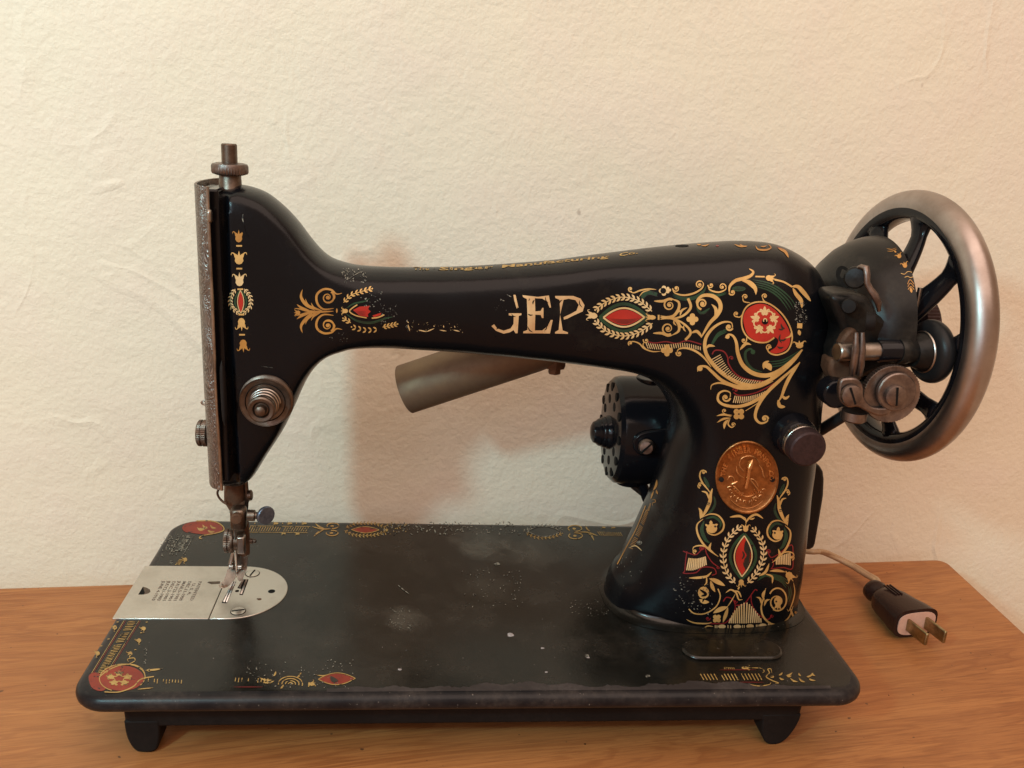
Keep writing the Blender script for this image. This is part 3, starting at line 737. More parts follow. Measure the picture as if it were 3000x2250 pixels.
# ---------------------------------------------------------------- stitch length knob on the pillar
hit, nr, _, _ = bvh.ray_cast(V(*CP), V(*raydir(2350, 1300)).normalized())
kc = Vector(PY(2369, 1318, .0370)); kd = V(.03, -1, -.06).normalized(); kc = kc-kd*.0
kx = lathe_part('stitch_regulator', 'gloss', kc-kd*.022, kd, [(0, 0.01120), (.008, 0.01062), (.0115, 0.00979), (.0122, 0.00913)], n=48)
child(G().lathe(kc-kd*.0100, kd, [(0, 0.00872), (.0004, 0.00946), (.0030, 0.00946), (.0034, 0.00896)], 48, kn=50, knurl=.03, kr=(.0002, .0031)).out('knurled_ring', 'steel', None, 30), kx)
child(G().lathe(kc-kd*.0068, kd, [(0, 0.00863), (.0006, 0.00930), (.0048, 0.00938), (.0062, 0.00896), (.0068, 0.00813), (.0070, 0.00332), (.0070, 0.00017)], 56).out('knob_cap', 'knobcap', None, 30), kx)

# rear cover plate seen past the right of the pillar
R2 = lambda x, y: (1960+x/2.552, 1250+y/2.552)
g = G(); g.prism([PY(*R2(x, y), .128) for x, y in ((1085, 290), (1130, 292), (1158, 340), (1165, 400), (1160, 520), (1130, 700), (1098, 880), (1085, 915), (1050, 925), (880, 920), (870, 600), (880, 400), (1000, 300))], (0, .012, 0))
mpart(g.out('rear_cover', 'rubber', None, 35, .002, 3))

# ---------------------------------------------------------------- handwheel
WC = V(.4030, .0938, .1592); XH = .0
HW = empty('handwheel', (0, 0, 0)); HW.parent = SM; HW.matrix_parent_inverse = SMI
HW.matrix_basis = Matrix.Translation(WC) @ Matrix.Rotation(.06, 4, 'Z') @ Matrix.Translation(-WC)
def hw(o): o.parent = HW; return o
g = G(); prof = []
for k_ in range(33):
    a = 2*math.pi*k_/32
    prof.append((.0102*math.cos(a), .0628+.0088*math.sin(a)))
# outer polished half and inner black half of the rim
outer = [(t, r) for t, r in ((.0074*math.cos(a), .0641+.0073*math.sin(a)) for a in np.linspace(-.55, math.pi+.28, 32))]
rim_o = G().lathe(WC, (1, 0, 0), outer, 128, cap=False).out('rim', 'rim', None, 180); hw(rim_o)
inner = [(-.0071, .0623), (-.0072, .0600), (-.0064, .0578), (-.0045, .0564), (-.001, .0558), (.003, .0560), (.0054, .0574), (.0064, .0602)]
rim_i = G().lathe(WC, (1, 0, 0), inner, 128, cap=False).out('rim_lining', 'gloss', None, 60); hw(rim_i)
hub = G().lathe(WC+V(-.016, 0, 0), (1, 0, 0), [(-.008, .0165), (.004, .0170), (.008, .0155), (.0098, .0140), (.022, .0135), (.024, .0120)], 48).out('hub', 'gloss', None, 40); hw(hub)
nutw = G().lathe(WC+V(.0035, 0, 0), (1, 0, 0), [(0, .0150), (.001, .0185), (.008, .0185), (.0095, .0170), (.0100, .0100)], 48, kn=60, knurl=.03, kr=(.0008, .0085)).out('stop_motion_nut', 'knobcap', None, 30); hw(nutw)
for i in range(9):
    a0 = math.radians(34.5-40*i)                       # 0 = up, positive = away from the viewer
    g = G(); pts = []; rad = []
    for t in np.linspace(0, 1, 16):
        r = .012+(.0585-.012)*t
        a = a0+.55*(1-t)**1.5*(-1)
        xo = -.0165+.0140*sm(t, .1, .95)
        pts.append(WC+V(xo, math.sin(a)*r, math.cos(a)*r)); rad.append(.0062*(1-t)**1.6+.0044+.0035*max(0, t-.82)/.18)
    g.tube(pts, rad, 14, flat=.55, up=(0, math.cos(a0), -math.sin(a0))); hw(g.out('spoke', 'gloss', None, 180))

# arm shaft boss, wheel guard dome
g = G().lathe((.352, .0925, .1585), (1, 0, 0), [(0, .018), (.012, .0170), (.016, .0150), (.019, .0120), (.050, .0120)], 40); mpart(g.out('shaft_boss', 'dusty', None, 40))
def dome():
    o = Vector((.3665, .0935, .1590)); g = G(); n = 60
    prof = [(-.0135, .0120), (-.0120, .0200), (-.0090, .0280), (-.0040, .0360), (.0020, .0415), (.0080, .0450), (.0135, .0468), (.0185, .0476)]
    # angle from +z (up) towards the viewer; open at the lower front
    A0, A1 = math.radians(-165), math.radians(97); v = []; f = []; K = n+1
    for lay, th in ((0, 0), (1, -.0022)):
        for t, r in prof:
            for i in range(K):
                a = A0+(A1-A0)*i/n; rr = r+th
                v.append(o+V(t-(th*.5), -math.sin(a)*rr, math.cos(a)*rr))
    m_ = len(prof); L = m_*K
    for j in range(m_-1):
        for i in range(n):
            f.append((j*K+i, j*K+i+1, (j+1)*K+i+1, (j+1)*K+i)); f.append((L+j*K+i+1, L+j*K+i, L+(j+1)*K+i, L+(j+1)*K+i+1))
    for i in range(n):
        e = (m_-1)*K; f.append((e+i, e+i+1, L+e+i+1, L+e+i)); f.append((i+1, i, L+i, L+i+1))
    for j in range(m_-1):
        f.append((j*K+n, (j+1)*K+n, L+(j+1)*K+n, L+j*K+n)); f.append(((j+1)*K, j*K, L+j*K, L+(j+1)*K))
    g.add(v, f); d = g.out('wheel_guard', 'dusty', None, 50); return mpart(d), (g.v, g.f)
gd, gdm = dome()
bvh_dome = BVHTree.FromPolygons([Vector(p) for p in gdm[0]], gdm[1])
B6 = lambda x, y: (2400+x/4.367, 650+y/4.367)
def on_dome(x, y):
    h = bvh_dome.ray_cast(V(*CP), V(*raydir(x, y)).normalized()); return h[0], h[1]
# opening as a flat dark oval, its shade in the colour, and bracket with worn latch
h0, n0 = on_dome(*B6(330, 700))
if h0:
    u_, w_, _d = basis(n0); g = G(); vv = []
    for i in range(24):
        a = 2*math.pi*i/24; x, y = 320+100*math.cos(a)+25*math.sin(a), 705+140*math.sin(a)
        hh, n1_ = on_dome(*B6(x, y)); vv.append((hh if hh else h0)+(n1_ if hh else n0)*.00025)
    g.add(vv, [tuple(range(24))]); ho = g.out('guard_opening', 'dark', None, 0); child(ho, gd)
W4 = lambda x, y: (2350+x*.5304, 520+y*.5304)
def Wp(x, y, Y): return Vector(PY(*W4(x, y), Y))
def disc(name, mat, c, d, prof, parent=None, n=40, **k):
    o = G().lathe(c, d, prof, n, **k).out(name, mat, None, 30)
    if parent: child(o, parent)
    else: mpart(o)
    return o
lt = G(); lt.tube([Vector(PY(*B6(x, y), Y)) for x, y, Y in ((470, 600, .050), (540, 575, .047), (600, 590, .045), (612, 680, .044), (612, 780, .0435), (650, 860, .043), (710, 940, .042), (755, 1030, .042), (765, 1140, .043))], [.0008, .0016, .0019, .0018, .0017, .0018, .0020, .0019, .0010], 12, flat=.8); latch = mpart(lt.out('latch_lever', 'winder', None, 60))
disc('latch_screw', 'dusty', Vector(PY(*B6(465, 710), .052)), V(-.55, -1, .1), [(0, .0052), (.004, .0052), (.0050, .0044), (.0054, .0002)], latch)
# ---------------------------------------------------------------- bobbin winder
BW = empty('bobbin_winder', (0, 0, 0)); BW.parent = SM; BW.matrix_parent_inverse = SMI
def bw(o): o.parent = BW; return o
def bwd(name, mat, c, d, prof, **k): return bw(G().lathe(c, d, prof, k.pop('n', 44), **k).out(name, mat, None, 30))
# casting bracket from the arm
g = G(); g.prism([Wp(x, y, .052) for x, y in ((150, 650), (270, 640), (370, 655), (425, 760), (520, 800), (620, 860), (700, 900), (700, 1000), (620, 1060), (500, 1060), (420, 1080), (330, 1120), (230, 1110), (170, 1130), (158, 1050), (170, 960), (230, 860), (190, 760))], (0, .022, 0)); bw(g.out('bracket', 'dusty', None, 35, .0035, 3))
g = G(); g.prism([Wp(x, y, .050) for x, y in ((160, 1000), (230, 1010), (330, 1050), (340, 1120), (240, 1160), (180, 1150), (150, 1070))], (0, .012, 0)); bw(g.out('rusty_arm', 'rust', None, 35, .002, 2))
g = G(); g.prism([Wp(x, y, .048) for x, y in ((205, 930), (230, 880), (265, 840), (300, 835), (330, 900), (290, 935))], (0, .006, 0)); bw(g.out('rusty_web', 'rust', None, 35, .0015, 2))
# spindle sleeve
s0 = Wp(190, 963, .044); s1 = Wp(640, 955, .050); sd = s1-s0; Ls = sd.length
bwd('spindle', 'steel', s0, sd, [(0, 0.00386), (.0006, 0.00442), (.030, 0.00442)])
bwd('sleeve', 'gloss', s0+sd.normalized()*.0215, sd, [(0, 0.00503), (.0010, 0.00555), (.016, 0.00555), (.0165, 0.00518)])
bwd('collar', 'dusty', s0+sd.normalized()*.0325, sd, [(-.0, 0.00608), (.001, 0.00640), (.0045, 0.00640), (.0055, 0.00608), (.0100, 0.00593), (Ls-.030, .0085)])
# rubber tyre wheel
tc0 = Wp(722, 960, .051); td = V(1, .10, .05)
ty = bwd('friction_pulley', 'dusty', tc0-td.normalized()*.0075, td, [(-.004, 0.00697), (0, 0.00902), (.0025, 0.00968), (.004, 0.00738)]); bw(G().lathe(tc0-td.normalized()*.0062, td, [(0, .0098), (.0004, .0103), (.0010, .0103), (.0014, .0098)], 48, cap=False).out('pulley_ring', 'steel', None, 60))
bw(G().lathe(tc0, td, [(.0046*math.cos(a)-.001, .0106+.0050*math.sin(a)) for a in np.linspace(-1.3, math.pi+1.3, 22)]+[], 56, cap=False).out('rubber_tyre', 'rubber', None, 180))
bwd('pulley_web', 'gloss', tc0, td, [(-.004, .0002), (-.004, .0100), (.003, .0100), (.003, .0002)])
# thread holding fingers
for (x0, x1) in ((298, 283), (332, 322)):
    g = G(); g.tube([Wp(x0, 856, .0395), Wp(x0, 900, .0390), Wp(x0-1, 950, .0385), Wp(x1, 1040, .0395), Wp(x1-8, 1090, .041)], [.0011, .0014, .0017, .0018, .0015], 12); bw(g.out('spring_finger', 'winder', None, 60))
# toothed dial, cam, hook lever, screws
dc = Wp(490, 1195, .0365); dd = V(-.02, -1, .05)
dial = bwd('toothed_dial', 'winder', dc-dd*.0, dd, [(-.0030, 0.01358), (-.0026, 0.01402), (.0008, 0.01402), (.0012, 0.01358), (.0008, 0.01168), (.0009, 0.00015)], n=44, kn=62, knurl=.03, kr=(-.0027, .0009))
dial_cam = bwd('dial_cam', 'winder', Wp(512, 1180, .0350), dd, [(0, 0.00927), (.0020, 0.00927), (.0026, 0.00874), (.0027, 0.00015)])
def screw(name, x, y, Y, r, ang, d=dd, mat='winder'):
    c = Wp(x, y, Y); o = bwd(name, mat, c, d, [(0, r*.98), (.0012, r), (.0020, r*.94), (.0024, r*.72), (.0025, .0002)])
    g = G(); R_ = Matrix.Rotation(ang, 3, 'Y'); g.box(c+d.normalized()*.00245, (.00045, .00025, r*.86), R_); s_ = g.out('screw_slot', 'dark', None, 0); bw(s_)
screw('dial_screw', 510, 1203, .0322, .0052, -.12); 
g = G(); g.prism([Wp(x, y, .0325) for x, y in crom([(205, 1180), (215, 1125), (250, 1110), (310, 1115), (340, 1160), (345, 1215), (385, 1265), (440, 1275), (490, 1268), (497, 1292), (470, 1312), (420, 1318), (360, 1295), (310, 1270), (260, 1272), (215, 1240)], 4, True)], (0, .0035, 0)); bw(g.out('hook_lever', 'winder', None, 35, .0008, 2))
screw('lever_screw', 268, 1200, .0315, .0051, -.45)
disc('lever_foot', 'winder', Wp(290, 1290, .042), V(0, 0, -1), [(0, .0060), (.004, .0060), (.0048, .0050)], None)
g = G(); g.lathe(Wp(200, 1200, .044), V(0, 1, 0), [(0, .0072), (.010, .0072)], 32); bw(g.out('lever_boss', 'gloss', None, 35, .001))
for (x, y, Y, r, dv) in ((262, 710, .049, .0036, V(-.6, -1, .15)), (352, 795, .044, .0044, V(1, -.5, .1))):
    bwd('pivot_screw', 'cast', Wp(x, y, Y), dv, [(0, r), (.003, r), (.0042, r*.85), (.0045, .0002)])
g = G(); g.lathe(Wp(560, 1115, .0355), (0, -1, 0), [(0, .0014), (.0015, .0014), (.0020, .0008)], 14); bw(g.out('dial_stud', 'steel', None, 40))
# release rod below
g = G(); a = Wp(95, 1400, .085); b = Wp(255, 1300, .075); g.tube([a, a+(b-a)*.5, b], .0031, 14); mpart(g.out('release_rod', 'rubber', None, 60))
# upright spindle post between guard and wheel
g = G(); g.lathe(Wp(605, 850, .062), (0, 0, 1), [(0, .0012), (.022, .0012)], 12); mpart(g.out('guide_pin', 'steel', None, 60))

# ---------------------------------------------------------------- motor behind the arm
MO = empty('electric_motor', (0, 0, 0)); MO.parent = SM; MO.matrix_parent_inverse = SMI
def mo(o): o.parent = MO; return o
mc = V(.2655, .148, .0775); md = V(1, 0, .0)
mo(G().lathe(mc, md, [(-.0015, .0002), (-.0015, .0255), (-.0008, .0295), (.0015, .0318), (.0045, .0326), (.030, .0326), (.060, .0326), (.064, .030), (.066, .02)], 72).out('motor_housing', 'gloss', None, 30))
mo(G().lathe(mc+V(-.0128, 0, -.002), md, [(0, .0002), (.0004, .0040), (.0016, .0062), (.0034, .0070), (.0042, .0078), (.0052, .0084), (.0062, .0084), (.0068, .0090), (.0078, .0094), (.0088, .0094), (.0096, .0100), (.012, .0104)], 48).out('bearing_cap', 'gloss', None, 30))
for r, n_, ph in ((.0262, 12, .1), (.0185, 8, .35)):
    for i in range(n_):
        a = 2*math.pi*i/n_+ph
        if 0: continue
        g = G(); g.lathe(mc+V(-.0016, math.sin(a)*r, math.cos(a)*r), (-1, 0, 0), [(-.0006, .0027), (.00012, .0027)], 14); mo(g.out('vent_hole', 'dark', None, 0))
mo(G().lathe(mc+V(.020, 0, .0316), (0, 0, 1), [(0, .0080), (.0016, .0080), (.0020, .0075), (.0016, .0070), (.0014, .0002)], 32).out('brush_cap', 'gloss', None, 35))
R3 = lambda x, y: (1680+x/3.6875, 1050+y/3.6875)
g = G(); g.prism([PY(*R3(x, y), .1135) for x, y in crom([(1100, 760), (950, 772), (840, 785), (740, 810), (670, 860), (645, 930), (670, 1010), (740, 1050), (860, 1040), (1100, 1010)], 4)], (0, .0035, 0)); mo(g.out('mounting_bracket', 'gloss', None, 35, .0008, 2))
g = G(); g.lathe(Vector(PY(*R3(790, 950), .112)), V(-.3, -1, 0), [(0, .0046), (.0015, .0047), (.0030, .0036), (.0035, .0004)], 28); mo(g.out('bracket_screw', 'winder', None, 40))
g = G(); g.box(Vector(PY(*R3(790, 950), .112))+V(-.0010, -.0034, 0), (.0005, .0004, .0042), Matrix.Rotation(.75, 3, 'Y')); mo(g.out('screw_slot', 'dark', None, 0))
g = G(); g.lathe(Vector(PY(*R3(600, 1262), .14)), V(0, 0, -1), [(-.004, .0100), (.0012, .0100), (.0030, .0085), (.0045, .0080)], 32); mo(g.out('cable_gland', 'gloss', None, 35))
g = G(); g.tube([Vector(PY(*R3(x, y), .14)) for x, y in crom([(590, 1300), (640, 1360), (700, 1410), (760, 1460), (830, 1540)], 4)], .0024, 10); mo(g.out('motor_cable', 'winder', None, 60))
g = G(); g.tube([Vector(PY(*R3(x, y), .1375)) for x, y in crom([(640, 1310), (720, 1350), (765, 1420), (800, 1520)], 4)], .0034, 10); mo(g.out('cable_sleeve', 'gloss', None, 60))

# ---------------------------------------------------------------- brass tubular lamp shade under the arm
LP = empty('work_light', (0, 0, 0)); LP.parent = SM; LP.matrix_parent_inverse = SMI
def lp(o): o.parent = LP; return o
l0 = Vector(PY(1187, 1141, .134)); l1 = Vector(PY(1655, 985, .120)); ld = (l1-l0).normalized(); LL = (l1-l0).length
r0 = float(np.linalg.norm(PY(1149, 1080, .13)-PY(1224, 1202, .13)))/2*1.0
lp(G().lathe(l0, ld, [(.0, r0*.97), (.0003, r0), (LL*.80, r0), (LL*.88, r0*.96), (LL*.94, r0*.84), (LL*.98, r0*.6), (LL, .002)], 64).out('shade', 'brass', None, 50))
# open end: inner wall
lp(G().lathe(l0, ld, [(0, r0*.97), (.02, r0*.95), (.05, r0*.93), (.05, .0002)], 48).out('shade_lining', 'cast', None, 50))
bc = Vector(PY(1626, 1062, .118))
lp(G().lathe(bc, V(0, 0, -1), [(-.006, .0060), (.0010, .0062), (.0030, .0055), (.0034, .0036), (.0060, .0036), (.0064, .0030)], 6).out('hinge_bolt', 'rust', None, 35))
g = G(); g.box(bc+V(-.008, .002, .0035), (.010, .004, .0025)); lp(g.out('hinge_arm', 'rust', None, 35, .001))

# ---------------------------------------------------------------- oil holes on top of the arm
def on_body(x, y, off=.0):
    h = bvh.ray_cast(V(*CP), V(*raydir(x, y)).normalized())
    return (h[0]+h[1]*off, h[1]) if h[0] else (None, None)
for (x, y, r) in ((1998, 720.5, 20), (2193, 708.5, 22), (2148, 707.5, 14)):
    vs_ = []
    for i in range(20):
        a = 2*math.pi*i/20; p, nn_ = on_body(x+r*math.cos(a), y+3.2*math.sin(a), .00015)
        if p: vs_.append(p)
    if len(vs_) == 20: g = G(); g.add(vs_, [tuple(range(20))]); mpart(g.out('oil_hole', 'dark', None, 0))
p, nn_ = on_body(1008, 753, 0)
if p: g = G(); g.lathe(p-nn_*.001, nn_, [(0, .0016), (.0012, .0016)], 14); mpart(g.out('oil_hole', 'dark', None, 0))

# ================================================================== POWER CORD
T_ = lambda x, y: (2300+x/2.766, 1550+y/2.766)
PC = empty('power_cord', (.4539, .154, TZ)); PC['label'] = 'tan two-strand power cord with dark brown two-prong plug lying on the table'; PC['category'] = 'power cord'
PCI = Matrix.Translation((-.4539, -.154, -TZ))
def pc_(o): o.parent = PC; o.matrix_parent_inverse = PCI; return o
M['cord'] = m_metal('amber_clear_cord', (.46, .34, .20), (.36, .22, .13), .35, 90, metal=0, bmp=.05)
# plug body frame: base point (cable end) -> front face
pA = Vector(PZ(*T_(735, 505), TZ+.010)); pB = Vector(PZ(*T_(1060, 760), TZ+.0105)); ax = (pB-pA); LB = ax.length; ax.normalize()
side = ax.cross(V(0, 0, 1)).normalized(); upv = side.cross(ax).normalized()
def plug_ring(t, w, h, lift=0, k=2.6):
    c = pA+ax*t+upv*lift; out = []
    for i in range(28):
        a = 2*math.pi*i/28; e = 2/k
        out.append(c+side*math.copysign(abs(math.cos(a))**e, math.cos(a))*w*1.14+upv*math.copysign(abs(math.sin(a))**e, math.sin(a))*h*1.10)
    return out
g = G(); secs = [(-.0065, .0008, .0008, 2), (-.0060, .0040, .0035, 2), (-.0035, .0064, .0060, 2), (.0005, .0070, .0066, 2), (.0035, .0060, .0056, 2.2), (.0050, .0058, .0052, 2.3), (.0070, .0075, .0062, 2.6), (.0105, .0095, .0070, 3), (.0150, .0104, .0076, 3.2), (LB*.62, .0116, .0080, 3.2), (LB*.80, .0132, .0084, 3.4), (LB, .0136, .0086, 3.6)]
for j, (t, w, h, k_) in enumerate(secs): g.v += [tuple(p) for p in plug_ring(t, w, h, 0, k_)]
g.f = [(j*28+i, j*28+(i+1) % 28, (j+1)*28+(i+1) % 28, (j+1)*28+i) for j in range(len(secs)-1) for i in range(28)]+[tuple(range(28)), tuple((len(secs)-1)*28+i for i in range(28))]
pc_(g.out('plug_body', 'bakelite', None, 40))
for k_ in (-1, 0, 1):
    g = G(); g.box(pA+ax*.0135+side*(.0022*k_-.001)+upv*.0088, (.0060, .0005, .0005), Matrix((ax, side, upv)).transposed()); pc_(g.out('grip_ridge', 'bakelite', None, 35, .0002))
g = G(); fr = plug_ring(LB+.0003, .0118, .0068, 0, 3.2)
g.prism(fr, ax*.0006); pc_(g.out('plug_face', 'fibre', None, 35))
for s_ in (-1, 1):
    g = G(); c = pA+ax*(LB+.0085)+side*(.0066*s_)
    Rm = Matrix((ax, side, upv)).transposed(); g.box(c, (.0092, .0010, .0040), Rm); pr = pc_(g.out('prong', 'prong', None, 35, .0006))
cords = [(150, 195), (200, 183), (260, 180), (320, 190), (380, 215), (470, 258), (560, 305), (650, 362), (740, 420)]
zz = [TZ+.022, TZ+.020, TZ+.018, TZ+.016, TZ+.013, TZ+.010, TZ+.009, TZ+.0095, TZ+.010]
c3 = [Vector(PZ(*T_(x, y), z)) for (x, y), z in zip(cords, zz)]
c3 = [Vector(p) for p in crom([(.395, .225-.005, TZ+.004)]+[tuple(p) for p in c3[1:]]+[tuple(pA-ax*.004)], 6)]
for s_ in (-1, 1):
    g = G(); q = [p+side*.0014*s_ for p in c3]; g.tube(q, .0016, 10); pc_(g.out('cord_strand', 'cord', None, 60))

# dust and crumbs
def crumbs(name, n, fn, mat, smin, smax, label):
    g = G()
    for i in range(n):
        p = Vector(fn()); s = smin+(smax-smin)*random.random()**3; R_ = Matrix.Rotation(random.random()*6, 3, 'Z')
        q = [Vector((random.uniform(.5, 1)*s*math.cos(a), random.uniform(.4, 1)*s*math.sin(a), 0)) for a in np.linspace(0, 2*math.pi, 6)[:-1]]
        top_ = p+V(0, 0, s*.35); g.add([p+R_ @ v_ for v_ in q]+[top_], [(j, (j+1) % 5, 5) for j in range(5)])
    o = g.out(name, mat, None, 0); o['kind'] = 'stuff'; o['label'] = label; return o
crumbs('table_crumbs', 120, lambda: (random.uniform(-.06, .52), random.uniform(-.09, .19) if random.random() < .3 else random.uniform(-.09, .0), TZ+.0001), 'bakelite', .00015, .0008, 'scattered dark crumbs and dust on the wooden table')
lb = crumbs('bed_lint', 130, lambda: (random.uniform(.01, .36), random.uniform(.008, .17), .0001), 'lint', .00006, .0003, 'fine pale dust specks on the black machine bed')
mpart(lb)
for (x, y, s) in ((1103*1.3562, 1371*1.3562, .0024), (1172*1.3562, 1400*1.3562, .0011), (1270*1.3562, 1420*1.3562, .0010), (1180*1.3562, 1452*1.3562, .0009), (863*1.3562, 1446*1.3562, .0012)):
    c = Vector(PZ(x, y, 0)); g = G()
    vs_ = [c+V(s*(.6+.5*random.random())*math.cos(a), s*(.5+.4*random.random())*math.sin(a), 0) for a in np.linspace(0, 6.28, 9)[:-1]]
    g.add(vs_+[c+V(0, 0, s*.35)], [(i, (i+1) % 8, 8) for i in range(8)]); mpart(g.out('lint_flake', 'lint', None, 0))
# ================================================================== PRINTED DECALS (thin film laid on the surface)
class Art:
    """shapes drawn in a local drawing frame, laid on a surface as thin film; one mesh per colour"""
    def __init__(s, ox, oy, sc, surf, part):
        s.o = (ox, oy); s.s = sc; s.surf = surf; s.part = part; s.g = {}
    sq = 1.0
    def px(s, p): return (s.o[0]+p[0]/s.s, s.o[1]+p[1]/s.s)
    OFF = {'green': .00008, 'red': .00011, 'bred': .0001, 'crimson': .00014, 'gold': .00018, 'gold_pale': .00018, 'gold_dark': .00018, 'letter': .00018, 'bgold': .00016, 'ink': .00024, 'worn': .0002, 'etch': .0001, 'enamel': .00028, 'copper_hi': .0012, 'bed': .00022}
    def put(s, pts, faces, mat, off=None):
        off = s.OFF.get(mat, .00015) if off is None else off; vs_ = []
        s.n = (getattr(s, 'n', 0)+1) % 22; off += s.n*2.2e-6
        ok = []
        for p in pts:
            q = s.surf(*s.px(p))
            ok.append(q[0] is not None); vs_.append(q[0]+q[1]*off if q[0] is not None else V(0, 0, 0))
        g = s.g.setdefault(mat, G())
        fs_ = [f for f in faces if all(ok[i] for i in f) and max((vs_[f[0]]-vs_[i]).length for i in f) < .009]
        g.add(vs_, fs_)
    def st(s, pts, w, mat='gold', prof='t', n=9):
        """brush stroke with tapering ends"""
        P = np.array(crom(pts, n)); K = len(P); T = np.gradient(P, axis=0); T /= np.maximum(np.linalg.norm(T, axis=1, keepdims=True), 1e-9)
        Nn = np.stack([-T[:, 1], T[:, 0]], -1); L = np.r_[0, np.cumsum(np.linalg.norm(np.diff(P, axis=0), axis=1))]; t = L/L[-1]
        W = {'t': np.sqrt(np.clip(np.sin(np.pi*np.clip(t, .02, .98)), .02, 1)), 'c': np.ones(K), 'o': .25+.75*np.sin(np.pi*t/2), 'i': .25+.75*np.cos(np.pi*t/2), 'l': np.sin(np.pi*np.clip(t, .01, .99))**.8}[prof]*w/2
        v = np.concatenate([P+Nn*W[:, None], P-Nn*W[:, None]]).tolist()
        s.put(v, [(i, i+1, K+i+1, K+i) for i in range(K-1)], mat)
    def sp(s, cx, cy, r, a0, turns, w, mat='gold', sgn=1):
        """spiral ending in a ball; starts at radius r, angle a0 (deg)"""
        P = []
        for t in np.linspace(0, 1, 14+int(10*abs(turns))):
            rr = r*(1-.80*t); a = math.radians(a0)+sgn*turns*2*math.pi*t; P.append((cx+rr*math.cos(a), cy+rr*math.sin(a)))
        s.st(P, w, mat, 'i', 2); s.ball(cx, cy, w*.75+r*.10, mat)
    def ball(s, x, y, r, mat='gold', ry=None, n=12):
        ry = ry or r; s.put([(x+r*math.cos(2*math.pi*i/n), y+ry*math.sin(2*math.pi*i/n)) for i in range(n)], [tuple(range(n))], mat)
    def fill(s, P, mat, grid=0):
        if grid:
            P = [tuple(p) for p in P]; A = np.array(P); x0, y0 = A.min(0); x1, y1 = A.max(0)
            pts = [Vector(p) for p in P]
            for x in np.arange(x0+grid*.5, x1, grid):
                for y in np.arange(y0+grid*.5, y1, grid):
                    c = False
                    for i in range(len(P)):
                        a, b = P[i], P[i-1]
                        if (a[1] > y) != (b[1] > y) and x < (b[0]-a[0])*(y-a[1])/(b[1]-a[1])+a[0]: c = not c
                    if c and min((x-a[0])**2+(y-a[1])**2 for a in P) > (grid*.35)**2: pts.append(Vector((x, y)))
            r = delaunay_2d_cdt(pts, [], [list(range(len(P)))], 1, 1e-5)
            s.put([(p.x, p.y) for p in r[0]], [tuple(f) for f in r[2]], mat)
        else: s.put(P, [tuple(range(len(P)))], mat)
    def leaf(s, x0, y0, x1, y1, w, bend=0, mat='gold'):
        mx, my = (x0+x1)/2-(y1-y0)*bend, (y0+y1)/2+(x1-x0)*bend; s.st([(x0, y0), (mx, my), (x1, y1)], w, mat, 'l', 5)
    def tulip(s, x, y, ang, L, W, mat='gold'):
        c, sn = math.cos(math.radians(ang)), math.sin(math.radians(ang))
        f = lambda u, v: (x+u*c-v*sn, y+u*sn+v*c)
        s.fill([f(0, 0), f(.06*L, W*.20), f(.25*L, W*.34), f(.5*L, W*.30), f(.62*L, W*.26), f(.8*L, W*.30), f(.66*L, W*.10), f(L, 0), f(.66*L, -W*.10), f(.8*L, -W*.30), f(.62*L, -W*.26), f(.5*L, -W*.30), f(.25*L, -W*.34), f(.06*L, -W*.20)], mat, L*.34)
        for k_ in (1, -1): s.st([f(.5*L, k_*W*.28), f(.78*L, k_*W*.38), f(.84*L, k_*W*.56), f(.68*L, k_*W*.62)], W*.12, mat, 'i', 4)
    def clover(s, x, y, r, mat='gold', a0=0):
        for k_ in range(4):
            a = math.radians(a0+90*k_); s.ball(x+r*.95*math.cos(a), y+r*.95*math.sin(a), r*.78, mat)
        s.ball(x, y, r*.5, mat, None, 8)
    def fleur(s, x, y, ang, L, mat='gold'):
        c, sn = math.cos(math.radians(ang)), math.sin(math.radians(ang)); f = lambda u, v: (x+(u*c-v*sn)*L, y+(u*sn+v*c)*L*s.sq)
        s.st([f(0, 0), f(.5, 0), f(1.0, 0)], L*.42, mat, 'l', 4)
        for k_ in (1, -1): s.st([f(.05, 0), f(.35, k_*.25), f(.55, k_*.52), f(.30, k_*.60)], L*.22, mat, 't', 4)
        s.st([f(.0, -.45), f(-.05, 0), f(.0, .45)], L*.22, mat, 't', 4)
    def wreath(s, pts, n, L, w, mat='gold', ang=38, stem=True, rev=False, skip=()):
        P = crom(pts, 14); P = P[::-1] if rev else P; A = np.array(P); Lc = np.r_[0, np.cumsum(np.linalg.norm(np.diff(A, axis=0), axis=1))]
        if stem: s.st(P[::6]+[P[-1]], w*.45, mat, 'c', 3)
        for i in range(n):
            if i in skip: continue
            l = Lc[-1]*(i+.3)/n; x = np.interp(l, Lc, A[:, 0]); y = np.interp(l, Lc, A[:, 1]); x2 = np.interp(min(l+3, Lc[-1]), Lc, A[:, 0]); y2 = np.interp(min(l+3, Lc[-1]), Lc, A[:, 1])
            a = math.atan2(y2-y, x2-x)
            for k_ in (1, -1):
                b = a+math.radians(ang)*k_; s.leaf(x, y, x+L*math.cos(b), y+L*math.sin(b), w, .08*k_, mat)
        s.leaf(P[-1][0], P[-1][1], P[-1][0]+(P[-1][0]-P[-4][0])*.8, P[-1][1]+(P[-1][1]-P[-4][1])*.8, w, 0, mat)
